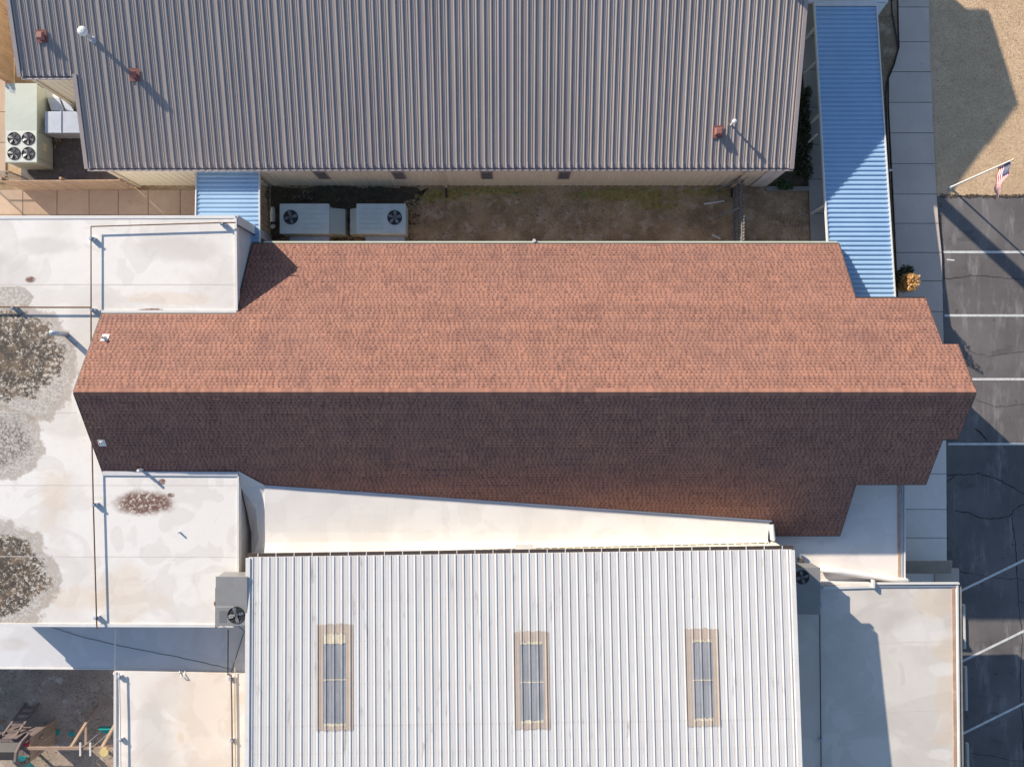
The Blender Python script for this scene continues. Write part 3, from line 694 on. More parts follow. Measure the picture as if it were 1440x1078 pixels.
gas_pipe([(167.5,945),(169,1010),(170,1110)], Z_SOUTH, .16, .028, 'gas_pipe', 'white pipe along the west edge of the south annex beside the playground', m_white, [(168,951),(170,1039)])
gas_pipe([(325,948),(326,1000),(327,1110)], Z_SOUTH, .12, .03, 'gas_pipe', 'rusty pipe running down the annex roof close to the white metal roof', m_rust, [(325,954),(327,1040)])
gas_pipe([(330.5,926),(330.5,1000),(332,1110)], Z_SOUTH, .06, .018, 'gas_pipe', 'thin tan line beside the rusty pipe on the south annex', m_creamtrim, [])
b = MB(); A = P(324,882,Z_STRIP); B = P(324,945,Z_STRIP); b.tube([(A[0],A[1],Z_STRIP+.25),(B[0],B[1],Z_STRIP+.28)], .022, 6)
c0 = P(333,880,ZW); b.tube([(c0[0],c0[1],ZW-.1),(c0[0]+.03,c0[1]-.5,ZW-.9),(c0[0]-.25,c0[1]-.75,Z_STRIP+.05),(A[0]+.05,B[1],Z_STRIP+.05)], .014, 6)
tag(b.build('cable', m_dark), 'dark wires dropping from the grey unit to the rusty pipe', 'cable')
b = MB(); x, y = P(256,946,Z_SOUTH); b.tube([(x-.12,y+.06,Z_SOUTH-.05),(x+.02,y-.12,Z_SOUTH+.1),(x+.12,y-.12,Z_SOUTH+.1),(x+.1,y+.06,Z_SOUTH-.05)], .022, 6)
b.build('roof_scupper', m_white, south)

# ================================================================= WHITE METAL HALL
HZ, HS = 5.0, .061
A = Vector(P(350,784,HZ)); B = Vector(P(1113,773,HZ)); U = (B-A).normalized(); V = Vector((U.y,-U.x)); HW = (B-A).length; HL = 19.0
hang = math.atan2(U.y, U.x); nrib = 67; rs = HW/nrib
hall = thing('white_metal_hall', (A.x, A.y, 0), 'tall hall with a white ribbed metal roof and three narrow skylights at the bottom', 'building')
def hp(u, v, dz=0): q = A+U*u+V*v; return (q.x, q.y, HZ+HS*v+dz)
b = MB(); b.hexa([hp(0,HL,-.12),hp(HW,HL,-.12),hp(HW,0,-.12),hp(0,0,-.12)], [hp(0,HL,-.008),hp(HW,HL,-.008),hp(HW,0,-.008),hp(0,0,-.008)])
hroof = b.build('roof', m_white_trim, hall)
b = MB(); i0 = .10; b.hexa([(hp(i0,HL-.1)[0],hp(i0,HL-.1)[1],0),(hp(HW-i0,HL-.1)[0],hp(HW-i0,HL-.1)[1],0),(hp(HW-i0,i0)[0],hp(HW-i0,i0)[1],0),(hp(i0,i0)[0],hp(i0,i0)[1],0)],
    [hp(i0,HL-.1,-.125),hp(HW-i0,HL-.1,-.125),hp(HW-i0,i0,-.125),hp(i0,i0,-.125)]); hwall = b.build('wall', m_creamtrim, hall)
def hprof(u):                              # height of the ribbed sheet across the hall
    c = (u/rs) % 1; d = abs(c-.5)*rs
    if d < .014: return .028
    if d < .030: return .028*(.030-d)/.016
    for q in (.17, .83):
        e = abs(c-q)*rs
        if e < .006: return .005
    return 0
def sheet_us(u0, u1):
    us = {u0, u1}; i = int(u0/rs)-1
    while i*rs < u1+rs:
        c = (i+.5)*rs
        for d in (-.030,-.014,.014,.030): us.add(c+d)
        for q in (.17,.83):
            e = (i+q)*rs
            for d in (-.0065,-.0055,.0055,.0065): us.add(e+d)
        i += 1
    return sorted(u for u in us if u0 <= u <= u1)
def sheet(u0, u1, v0, v1, dz, wob=0, tone=.5, seg=1):
    mb = MB(); us = sheet_us(u0, u1)
    for a_, c_ in zip(us, us[1:]):
        w0 = random.uniform(-wob, wob); w1 = random.uniform(-wob, wob)
        mb.face([hp(a_, v1+w1, hprof(a_)+dz), hp(c_, v1+w1, hprof(c_)+dz), hp(c_, v0+w0, hprof(c_)+dz), hp(a_, v0+w0, hprof(a_)+dz)])
    return mb
LAP = P(0,784,HZ)[1]-P(0,1017,HZ+.38)[1]; LAP = abs(LAP)
for i in range(0, nrib, 3):
    u0, u1 = i*rs, min(i+3, nrib)*rs
    sheet(u0, u1, -.03, LAP+.12, .004).build('roof_panel', m_white_metal, hroof)
    sheet(u0, u1, LAP, HL, -.001 if False else .0005).build('roof_panel', m_white_metal, hroof)
# screw rows
b = MB()
for pv in (846, 903, 963, 1021, 1060):
    z = HZ+HS*abs((P(0,pv,5.2)[1]-A.y)); v = abs(P(0,pv,z)[1]-A.y)
    for i in range(nrib):
        for dd in (.5-.24, .5+.24):
            u = (i+dd)*rs; q = hp(u, v+random.uniform(-.01,.01), .009); w = .015
            b.hexa([(q[0]-w,q[1]-w,q[2]-.006),(q[0]+w,q[1]-w,q[2]-.006),(q[0]+w,q[1]+w,q[2]-.006),(q[0]-w,q[1]+w,q[2]-.006)],
                   [(q[0]-w,q[1]-w,q[2]),(q[0]+w,q[1]-w,q[2]),(q[0]+w,q[1]+w,q[2]),(q[0]-w,q[1]+w,q[2])])
o = b.build('roof_screws', m_creamtrim, hroof); o['kind'] = 'stuff'
def uv_of(px, py):
    z = HZ
    for _ in range(5):
        q = Vector(P(px, py, z))-A; v = q.dot(V); z = HZ+HS*v
    return q.dot(U), v
for (xa_, ya, xb, yb, ia, ib, ja, jb) in [(445,878,497,1026,455,487,891,1018), (722,888,774,1024,731,765,902,1014), (962,884,1014,1020,973,1004,899,1011)]:
    u0, v0 = uv_of(xa_, ya); u1, v1 = uv_of(xb, yb); a0, c0 = uv_of(ia, ja); a1, c1 = uv_of(ib, jb)
    sk = sheet(a0-.02, a1+.02, c0, c1, .009).build('skylight', m_skyl, hroof)
    for (p, q, r_, t_) in ((u0, a0, v0, v1), (a1, u1, v0, v1), (a0+.002, a1-.002, v0-.02, c0), (a0+.002, a1-.002, c1, v1)):
        sheet(p, q, r_, t_, .013, .03).build('sealant_border', m_tan_tape, hroof)
    sheet(a0+.01, a1-.01, c0, c0+(.35 if xa_ == 445 else .09), .017, .03).build('sealant_patch', m_cream_seal, hroof)
    cm = (c0+c1)/2; sheet(a0, a1, cm, cm+.035, .016, .008).build('skylight_lap', m_cream_seal, hroof)
    sheet(a0+.01, a1-.01, c1-.05, c1+.04, .018, .03).build('sealant_patch', m_cream_seal, hroof)
# trims
b = MB(); b.bar(hp(-.02,0,.02), hp(-.02,HL,.02), .16, .09); b.build('rake_trim', m_white_trim, hroof); b = MB(); b.bar(hp(HW+.02,0,.02), hp(HW+.02,HL,.02), .16, .09); b.build('rake_trim', m_white_trim, hroof)
b = MB(); b.bar(hp(-.08,-.09,-.06), hp(HW+.08,-.09,-.06), .12, .10); b.build('gutter', m_darkbrown, hall)
b = MB()
for i in range(0, 30):
    u = HW*(i+.5)/30; b.bar(hp(u,-.16,.0), hp(u,.0,.0), .03, .012)
b.build('gutter_strap', m_white_trim, hall)
# ribbed cream north wall above the connector
for i in range(0, nrib, 3):
    u0, u1 = i*rs, min(i+3, nrib)*rs; mb = MB(); prof = [(u0,0)]
    for j in range(3):
        c = u0+(j+.5)*rs
        if c+.05 < u1: prof += [(c-.04,0),(c-.02,-.022),(c+.02,-.022),(c+.04,0)]
    prof.append((u1,0))
    for (ua, va), (ub, vb) in zip(prof, prof[1:]):
        p, q = hp(ua, .08+va), hp(ub, .08+vb); mb.face([(q[0],q[1],2.0),(p[0],p[1],2.0),(p[0],p[1],HZ-.13),(q[0],q[1],HZ-.13)])
    mb.build('wall_panel', m_cream, hwall)
u = uv_of(738,784)[0]; b = MB(); p = hp(u,-.06); b.box(p[0]-.34, p[0]+.34, p[1]-.02, p[1]+.16, 4.05, 4.45); b.build('wall_scupper', m_white_trim, hall)

# ================================================================= CONNECTOR ROOF between the two halls
c = [P3(372,687,3.98), P3(1082,735,2.99), P3(1079,761,3.25), P3(373,777.5,4.05)]
conn = thing('connector_roof', (c[0][0], c[0][1], 0), 'bright white tapering membrane roof wedged between shingled hall and white metal hall', 'roof')
b = MB(); n = 24; m_ = 6
def cp(i, j, dz=0):
    a_ = Vector(c[0]).lerp(Vector(c[1]), i/n); d_ = Vector(c[3]).lerp(Vector(c[2]), i/n); q = a_.lerp(d_, j/m_)
    f = max(0, j/m_-.72)/.28
    return (q.x, q.y-.02*(j == m_), q.z+dz+.13*f*f+.006*math.sin(i*2.3+j))
for i in range(n):
    for j in range(m_): b.face([cp(i,j), cp(i,j+1), cp(i+1,j+1), cp(i+1,j)])
b.build('membrane', m_memb_wedge, conn, smooth=True)
b = MB(); e = [on_plane(370,683.5,aS,bS), on_plane(1085,733,aS,bS)]
for i in range(n):
    a0 = Vector(e[0]).lerp(Vector(e[1]), i/n)+Vector((0,0,.07)); a1 = Vector(e[0]).lerp(Vector(e[1]), (i+1)/n)+Vector((0,0,.07))
    b.face([a0, Vector(cp(i,0)), Vector(cp(i+1,0)), a1]); b.face([a0+Vector((0,.06,.0)), a0, a1, a1+Vector((0,.06,.0))])
b.build('upstand', m_upstand, conn)
b = MB(); base = [c[0], c[1], c[2], c[3]]; b.hexa([(p[0],p[1],1.9) for p in base][::-1], [(p[0],p[1],p[2]-.03) for p in base][::-1]); b.build('support_wall', m_plaster, conn)
b = MB(); q = P3(1080,737,3.05); r_ = P3(1086,762,3.3); b.tube([(q[0]+.12,q[1],3.1),(q[0]+.16,r_[1]+.1,3.15),(q[0]+.16,r_[1]+.06,2.35)], .10, 12); b.build('leader_pipe', m_white, conn)
b = MB(); a_ = Vector(c[2]); q = Vector(P3(1100,773,3.0)); b.hexa([a_+Vector((0,-.5,-.6)), q+Vector((0,-.3,-.4)), q+Vector((0,0,-.4)), a_+Vector((0,0,-.6))],
    [a_+Vector((0,-.5,.2)), q+Vector((0,-.3,.0)), q, a_+Vector((0,0,.2))]); b.build('end_flashing', m_white_trim, conn)
# draped membrane at the west end
b = MB(); ptsd = {'A': P3(335,662,4.36), 'B': P3(374,683,3.98), 'C': P3(377,779,3.72), 'D': P3(354,784,3.3), 'E': P3(353,748,3.0), 'F': P3(346,712,3.4), 'G': P3(339,684,4.0),
    'M': P3(360,716,3.75), 'N': P3(364,758,3.6)}
ks = list(ptsd); b.v = [ptsd[k_] for k_ in ks]
for f in ('ABMG', 'GMF', 'FMNE', 'MBCN', 'ENCD'): b.f.append(tuple(ks.index(k_) for k_ in f[::-1])); b.t.append(.5); b.mi.append(0)
o = b.build('draped_membrane', m_memb_wedge, conn)
b = MB()
for i in range(3): x = P(344+i*5,0,.6)[0]; b.box(x-.07, x+.07, P(0,800,.6)[1], P(0,700,.6)[1], .5+.25*(i), .53+.25*i)
tag(b.build('timber_boards', m_board), 'brown boards lying in the narrow gap west of the connector roof', 'boards')

# ================================================================= EAST PORCH ROOF
pp = [P(1060,700,Z_PORCH), P(1120,700,Z_PORCH), P(1185,681,Z_PORCH) , P(1272,681,Z_PORCH), P(1272,818,Z_PORCH), P(1150,800,Z_PORCH), P(1085,795,Z_PORCH)]
pp = [P(1060,640,Z_PORCH), P(1272,640,Z_PORCH), P(1272,816,Z_PORCH), P(1152,799,Z_PORCH), P(1060,797,Z_PORCH)]
porch = thing('porch_roof', (*pp[1], 0), 'low flat pale porch roof half in blue shade between shingled eave and pavement', 'roof')
b = MB(); b.prism(pp, Z_PORCH-.22, Z_PORCH); proof = b.build('membrane', m_memb_p, porch)
b = MB(); b.box(pp[0][0]+.2, pp[1][0]-.9, P(0,790,0)[1], P(0,650,0)[1], 0, Z_PORCH-.225); b.build('support_wall', m_brick, porch)
m_edge_rust = mat('rusty_edge', (.50,.36,.27), (.36,.22,.15), 2.5, .8, bump=.2, grime=(.62,.58,.52), gs=1.5, gth=.56)
strip((1264,681),(1264,812), .10, Z_PORCH, .03, 'edge_strip', m_edge_rust, porch)
strip((1268.5,681),(1268.5,812), .05, Z_PORCH, .05, 'edge_strip', m_galv, porch)
strip((1271.5,681),(1271.5,812), .05, Z_PORCH, .07, 'edge_trim', m_white_trim, porch)
b = MB(); q = [P3(1153,799,Z_PORCH+.16), P3(1180,803,Z_PORCH+.17), P3(1220,809,Z_PORCH+.14), P3(1250,814,Z_PORCH+.12), P3(1274,816.5,Z_PORCH+.1), P3(1277,817,Z_PORCH-.1)]
b.tube(q, [.13,.13,.125,.12,.12,.10], 14)
tag(b.build('white_pipe', m_white, smooth=True), 'fat white wrapped pipe along the south edge of the porch roof', 'pipe')

# ================================================================= SOUTH-EAST FLAT BUILDING
se = [P(1090,822,Z_SE), P(1228,822,Z_SE), P(1346,820,Z_SE), P(1351,1260,Z_SE), P(1090,1260,Z_SE)]
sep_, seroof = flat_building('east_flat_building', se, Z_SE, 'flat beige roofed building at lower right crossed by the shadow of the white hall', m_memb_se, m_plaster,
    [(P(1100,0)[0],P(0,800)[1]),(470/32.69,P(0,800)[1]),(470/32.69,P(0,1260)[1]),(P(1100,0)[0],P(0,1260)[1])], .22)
for yy in (268, 400, 540):
    b = MB(); b.bar((500/32.69, -yy/32.69, .0), (500/32.69, -yy/32.69, Z_SE-.23), .12, .12); b.build('post', m_white_trim, sep_)
strip((1228,819.5),(1347,819), .06, Z_SE, .12, 'roof_edge', m_white_trim, sep_)
strip((1228,823.5),(1344,823), .05, Z_SE, .06, 'roof_edge', m_upstand, sep_)
strip((1157,826),(1228,824), .10, Z_SE, .06, 'roof_edge', m_white_trim, sep_)
strip((1340,826),(1344.5,1240), .10, Z_SE, .03, 'rusty_edge', m_edge_rust, sep_)
strip((1345,822),(1349.5,1240), .06, Z_SE, .09, 'roof_edge', m_white_trim, sep_)
b = MB(); a_, d_ = P3(1349,822,Z_SE-.04), P3(1354,1240,Z_SE-.04); b.bar(a_, d_, .09, .16); b.build('gutter', m_fgrey, sep_)
b = MB(); x, y = P(1226,823,Z_SE); b.box(x-.04, x+.04, y-.05, y+.25, Z_SE, Z_SE+.2); b.build('roof_post', m_white_trim, sep_)
for a_, d_ in [((1157,905),(1340,901)), ((1157,1002),(1342,998))]:
    b = MB(); p, q = P(*a_, Z_SE), P(*d_, Z_SE); b.ribbon([(p[0]+(q[0]-p[0])*i/10, p[1]+(q[1]-p[1])*i/10) for i in range(11)], .022, Z_SE+.004); b.build('seam', m_seam, seroof)
gas_pipe([(1153,826),(1153,900),(1154,1000),(1155,1110)], Z_SE, .10, .022, 'conduit', 'dark conduit running down the east building roof in the shade', m_dark, [(1153.5,1039),(1153,828),(1153,852)])
b = MB(); b.prism([P(1140,790,2.0),P(1275,812,2.0),P(1275,840,2.0),P(1140,840,2.0)], 1.7, 2.0); b.build('lower_ledge', m_memb_p, sep_)
gas_pipe([(1155,820),(1180,819),(1200,817.5),(1235,819)], 2.03, .08, .02, 'conduit', 'thin rusty conduit behind the east building parapet', m_rust, [(1180,819),(1199,817)])
b = MB(); hx = hp(HW, 3.5)[0]
for i, v in enumerate((2.6, 3.4, 4.0, 4.6)):
    p = hp(HW+.1, v+.4, 0); b.box(p[0], p[0]+.16, p[1]-.12, p[1]+.12, Z_SE+1.3, Z_SE+1.6)
b.tube([(hp(HW+.15,1.2)[0], hp(HW+.15,1.2)[1], Z_SE+1.5), (hp(HW+.15,2.4)[0]+.02, hp(HW,2.4)[1], Z_SE+1.5), (hp(HW+.15,5.2)[0], hp(HW,5.2)[1], Z_SE+1.45)], .04, 8)
b.build('meter_run', m_darkbrown, hall)

# small corrugated awning by the steps
aw = thing('corrugated_cover', P3(1305,797,0), 'low cream corrugated cover at the end of the pavement by the steps', 'cover')
z = .75; a_, d_ = P(1272,787.5,z), P(1338,806,z); b = MB(); n = 33
for i in range(n):
    xa_ = a_[0]+(d_[0]-a_[0])*i/n; xb = a_[0]+(d_[0]-a_[0])*(i+1)/n; xm = (xa_+xb)/2
    b.face([(xa_,d_[1],z),(xm,d_[1],z+.022),(xm,a_[1],z+.10),(xa_,a_[1],z+.08)]); b.face([(xm,d_[1],z+.022),(xb,d_[1],z),(xb,a_[1],z+.08),(xm,a_[1],z+.10)])
b.build('corrugated_sheet', mat('beige_sheet', (.36,.33,.28), (.3,.27,.23), 3, .6), aw)
b = MB(); b.bar((a_[0],d_[1]+.03,z-.04),(d_[0],d_[1]+.03,z-.04), .05, .06); b.bar((a_[0],a_[1]-.03,z+.03),(d_[0],a_[1]-.03,z+.03), .05, .06); b.build('frame', m_creamtrim, aw)
for xx in (a_[0]+.1, d_[0]-.1): b = MB(); b.bar((xx,d_[1]+.05,0),(xx,d_[1]+.05,z-.07), .06, .06); b.build('post', m_creamtrim, aw)
b = MB(); p, q = P(1312,798), P(1346,826); b.box(p[0], q[0], q[1], p[1], 0, .16); b.box(p[0]-.6, p[0]-.002, q[1], p[1], 0, .08)
tag(b.build('steps', m_path, bevel=.01), 'concrete landing and step beside the low corrugated cover', 'steps')

# ================================================================= CANOPIES
def canopy(name, corners, zfn, label, spacing, per=3, legs=(), cover=True, hrib=.045):
    """corners in photo pixels: NW, NE, SW, SE ; corrugation runs across"""
    t = thing(name, P3(corners[2][0], corners[2][1], 0), label, 'canopy')
    nw, ne, sw, se_ = [Vector(P3(px, py, zfn(py))) for px, py in corners]
    Ln = ((sw-nw).length+(se_-ne).length)/2; k_ = round(Ln/spacing/per)*per
    prof = [(0,0),(.14,0),(.30,hrib),(.66,hrib),(.84,0),(1,0)]
    for i in range(0, k_, per):
        mb = MB()
        for j in range(i, i+per):
            for (f0, h0), (f1, h1) in zip(prof, prof[1:]):
                g0, g1 = (j+f0)/k_, (j+f1)/k_
                l0, l1 = nw.lerp(sw, g0), nw.lerp(sw, g1); r0, r1 = ne.lerp(se_, g0), ne.lerp(se_, g1)
                z0, z1 = Vector((0,0,h0)), Vector((0,0,h1))
                mb.face([l1+z1, r1+z1, r0+z0, l0+z0])
        mb.build('deck_panel', m_blue, t)
    b = MB(); b.bar(nw+Vector((-.03,0,0)), sw+Vector((-.03,0,0)), .05, .14); b.build('side_rail', m_white_trim, t)
    b = MB(); b.bar(ne+Vector((.03,0,0)), se_+Vector((.03,0,0)), .05, .14); b.build('side_rail', m_white_trim, t)
    for g in legs:
        for a_, d_, sx in ((nw, sw, .08), (ne, se_, -.08)):
            p = a_.lerp(d_, g); b = MB(); b.bar((p.x+sx,p.y,0),(p.x+sx,p.y,p.z-.03), .09, .09); b.build('post', m_white_trim, t)
    return t, nw, ne, sw, se_
zc = lambda py: H*(.040+.022*(py-8)/410)
t, nw, ne, sw, se_ = canopy('walkway_canopy', [(1146,9),(1231,9),(1170,440),(1258.5,440)], zc, 'long blue-grey corrugated walkway canopy between north building and pavement', .197, 3, (.06,.35,.65,.97))
b = MB(); b.box(nw.x-.05, ne.x+.05, nw.y-.02, nw.y+.16, nw.z-.1, nw.z+.08); b.build('end_flashing', m_white_trim, t)
b = MB(); b.hexa([(nw.x-.5,nw.y+.18,nw.z-.2),(ne.x+.55,nw.y+.18,nw.z-.2),(ne.x+.55,nw.y+3,nw.z-.2),(nw.x-.5,nw.y+3,nw.z-.2)],
                 [(nw.x-.5,nw.y+.18,nw.z-.05),(ne.x+.55,nw.y+.18,nw.z-.05),(ne.x+.55,nw.y+3,nw.z-.05),(nw.x-.5,nw.y+3,nw.z-.05)])
b.hexa([(ne.x+.08,nw.y-.35,nw.z-.18),(ne.x+.14,nw.y-.35,nw.z-.18),(ne.x+.5,nw.y+.16,nw.z-.18),(ne.x+.08,nw.y+.16,nw.z-.18)],
       [(ne.x+.08,nw.y-.35,nw.z-.05),(ne.x+.14,nw.y-.35,nw.z-.05),(ne.x+.5,nw.y+.16,nw.z-.05),(ne.x+.08,nw.y+.16,nw.z-.05)]); b.build('porch_slab', m_white_trim, t)
for pyy in (97, 200):
    p = Vector(P3(1140,pyy,0)); q = Vector(P3(1150,pyy-12,zc(pyy))); b = MB(); b.bar((p.x-.3,p.y-.2,.06),(q.x,q.y,q.z-.1), .07, .05); b.build('brace', m_white_trim, t)
canopy('small_awning', [(278,232),(364,232),(276,342),(364.5,342)], lambda py: 2.25, 'small square corrugated awning between north building and white flat block', .182, 3, (.05,), hrib=.032)

# ================================================================= HVAC UNITS
def fan(mb_dark, mb_blade, mb_ring, x, y, z, r, blades=4, seed=0, grille=True):
    mb_dark.tube([(x,y,z+.001),(x,y,z+.004)], r, 24)
    mb_ring.tube([(x+math.cos(a_)*r, y+math.sin(a_)*r, z+.012) for a_ in [k_*math.pi/14 for k_ in range(29)]], .018, 6, caps=False)
    mb_blade.tube([(x,y,z+.005),(x,y,z+.04)], r*.2, 12)
    for k_ in range(blades):
        a_ = seed+k_*2*math.pi/blades; c_, s_ = math.cos(a_), math.sin(a_)
        loc = [(r*.16,-r*.10,.012),(r*.55,-r*.26,.010),(r*.9,-r*.22,.012),(r*.92,r*.16,.040),(r*.55,r*.16,.045),(r*.16,r*.10,.035)]
        mb_blade.face([(x+p*c_-q*s_, y+p*s_+q*c_, z+h_) for p, q, h_ in loc])
def grille(mb, x, y, z, r):
    for q in (.35,.68): mb.tube([(x+math.cos(a_)*r*q, y+math.sin(a_)*r*q, z+.055) for a_ in [k_*math.pi/10 for k_ in range(21)]], .005, 4, caps=False)
    for k_ in range(4):
        a_ = k_*math.pi/4+.2; mb.tube([(x-math.cos(a_)*r,y-math.sin(a_)*r,z+.05),(x+math.cos(a_)*r,y+math.sin(a_)*r,z+.05)], .005, 4)
def unit(name, label, x0, x1, y0, y1, z0, z1, material, fans, blades=4, ribs=None, r=.26, group=None):
    t = thing(name, ((x0+x1)/2,(y0+y1)/2,z0), label, 'air conditioner', group)
    b = MB(); b.box(x0, x1, y0, y1, z0+.06, z1); cb = b.build('casing', material, t, bevel=.02)
    b = MB(); b.box(x0+.05, x1-.05, y0+.05, y1-.05, z0, z0+.06); b.build('base', m_darkbrown, t)
    b = MB(); b.box(x0-.02, x1+.02, y0-.02, y1+.02, z1-.05, z1+.006); b.build('lid', material, t, bevel=.01)
    for i, (fx, fy) in enumerate(fans):
        D, Bl, Rg = MB(), MB(), MB(); fan(D, Bl, Rg, fx, fy, z1+.006, r, blades, i*.7+.3); grille(Rg, fx, fy, z1, r)
        D.build('fan_well', m_dark, t); Bl.build('fan', m_blade, t); Rg.build('fan_grille', m_dark, t)
    if ribs:
        for yy in ribs: b = MB(); b.box(min(ribs_x), max(ribs_x), yy-.012, yy+.012, z1+.006, z1+.030); b.build('lid_rib', material, t)
    return t
# four fan unit
zt = 1.3; a_, d_ = P(8,118,zt), P(51.5,228,zt)
t = unit('package_unit', 'large pale green package unit with four fans in the corner at the left', a_[0], d_[0], d_[1], a_[1], .04, zt, m_hvac,
         [P(20,195,zt), P(40,195,zt), P(20,216,zt), P(40,216,zt)], 5, r=.255)
b = MB(); p, q = P(9,184,zt), P(51,227,zt); b.box(p[0], q[0], q[1], p[1], zt+.002, zt+.004+.003)
b.build('fan_deck', m_hvac_lite, t)
b = MB(); b.box(d_[0]+.001, d_[0]+.02, a_[1]-2.6, a_[1]-2.3, .6, .85); b.build('data_plate', m_creamtrim, t)
b = MB(); b.box(d_[0]-.02, d_[0]+.02, a_[1]-1.95, a_[1]-1.93, .1, 1.2); b.box(d_[0]-.02, d_[0]+.015, a_[1]-3.05, a_[1]-3.03, .1, 1.2); b.build('panel_seam', m_hvac_grey, t)
b = MB()
for (u_, v_, w_) in ((0,0,0),): b.face([P3(8,120,zt+.03), P3(13,128,zt+.02), P3(21,131,zt+.02), P3(13,121,zt+.06)])
b.build('loose_flap', m_galv, t)
dt = thing('air_duct', P3(90,170,0), 'pale metal ducts joining the four fan unit to the north building', 'duct')
b = MB(); p, q = P(63,157,1.1), P(135,187,1.1); b.box(p[0], q[0], q[1], p[1], .35, 1.1); b.build('duct_section', m_galv, dt, bevel=.01)
b = MB(); x = P(86,0,1.1)[0]; b.box(x-.02, x+.02, q[1]-.02, p[1]+.02, .34, 1.13); b.build('duct_flange', m_galv, dt)
b = MB(); g0 = [P(66,137,.75), P(82,137,.75), P(90,156,.75), P(72,156,.75)]; b.prism(g0, .2, .75); b.build('duct_section', m_galv, dt, bevel=.01)
b = MB(); g0 = [P(84,137,.7), P(100,150,.7), P(104,156,.7), P(92,156,.7)]; b.prism(g0, .2, .68); b.build('duct_section', m_galv, dt, bevel=.01)
b = MB(); g0 = [P(54,123,.6), P(72,124,.6), P(92,138,.6), P(56,137,.6)]; b.prism(g0, .05, .6); b.build('duct_section', m_white_trim, dt, bevel=.01)
# two yard units
zt = 1.12
def yard_unit(x0, x1, fx, fy, label, hood, blades, seed):
    global ribs_x
    a_, d_ = P(x0,287,zt), P(x1,328,zt)
    ribs_x = [P(fx+ (16 if fx < (x0+x1)/2 else -16),0,zt)[0], (d_[0]-.06) if fx < (x0+x1)/2 else (a_[0]+.06)]
    t = unit('package_unit', label, a_[0], d_[0], d_[1], a_[1], .10, zt, m_hvac_lite, [P(fx,fy,zt)], blades, ribs=[a_[1]-(a_[1]-d_[1])*k_/6 for k_ in range(1,6)], r=.29)
    hx0, hx1 = hood; b = MB()
    b.hexa([(hx0,d_[1]+.02,.1),(hx1,d_[1]+.02,.1),(hx1,a_[1]-.12,.1),(hx0,a_[1]-.12,.1)], [(hx0,d_[1]+.02,1.02),(hx1,d_[1]+.02,.72),(hx1,a_[1]-.12,.72),(hx0,a_[1]-.12,1.02)] if hx1 > d_[0]
           else [(hx0,d_[1]+.02,.72),(hx1,d_[1]+.02,1.02),(hx1,a_[1]-.12,1.02),(hx0,a_[1]-.12,.72)]); b.build('intake_hood', m_hvac, t, bevel=.01)
    b = MB(); b.box(a_[0]+.25, d_[0]-.1, d_[1]-.75, d_[1]-.01, .15, .6); b.build('duct_box', m_galv, t, bevel=.01)
    b = MB()
    for i in range(9): x = a_[0]+.15+i*.09; b.box(x, x+.03, d_[1]-.03, d_[1]-.005, .25, 1.0)
    b.build('louvre', m_hvac, t)
    return t
yard_unit(394, 462, 409, 305.5, 'pale package unit in the yard with its fan at the left end', (P(462,0,zt)[0], P(484,0,.95)[0]), 4, 0)
yard_unit(502, 570, 555, 306, 'pale package unit in the yard with its fan at the right end', (P(494,0,.95)[0]-.1, P(502,0,zt)[0]), 5, 1)
# roof units
z1 = 5.18; a_, d_ = P(304,811,z1), P(347,879,z1)
t = unit('rooftop_unit', 'grey rooftop unit with one fan on the edge of the stained flat roof', a_[0], d_[0], d_[1], a_[1], ZW, z1, m_hvac_grey, [P(332,864,z1)], 4, r=.30)
b = MB(); b.box(a_[0]+.01, d_[0]-.35, P(0,853,z1)[1], P(0,853,z1)[1]+.015, z1+.006, z1+.012); b.build('lid_seam', m_hvac_lite, t)
b = MB()
for i in range(8): x = a_[0]+.12+i*.035; b.box(x, x+.012, P(0,875,z1)[1], P(0,858,z1)[1], z1+.004, z1+.012)
b.build('louvre', m_hvac_grey, t)
b = MB(); xp = a_[0]-.12; b.tube([(xp+.1,P(0,826,4.9)[1],4.9),(xp,P(0,826,4.9)[1],4.9),(xp,P(0,882,4.9)[1],4.9),(xp+.0,P(0,884,4.9)[1],4.2)], .022, 8); b.box(xp-.03,xp+.1,P(0,850,4.9)[1],P(0,845,4.9)[1],4.8,5.0)
b.build('pipe', m_rust, t)
z1 = 3.5; a_, d_ = P(1112,798,z1), P(1153,863,z1)
unit('rooftop_unit', 'rooftop unit half shaded with one fan beside the northeast corner of the white hall', a_[0], d_[0], d_[1], a_[1], Z_SE, z1, m_hvac_grey, [P(1128,811,z1)], 4, r=.26)
b = MB(); x, y = P(1126,787,Z_PORCH+.3); b.tube([(x,y,Z_PORCH),(x,y,Z_PORCH+.3),(x+.15,y-.1,Z_PORCH+.35)], .03, 8); b.box(x-.08,x+.08,y-.05,y+.05,Z_PORCH+.25,Z_PORCH+.38)
tag(b.build('gas_valve', m_rust), 'small rusty valve on the porch roof by the shaded unit', 'valve')

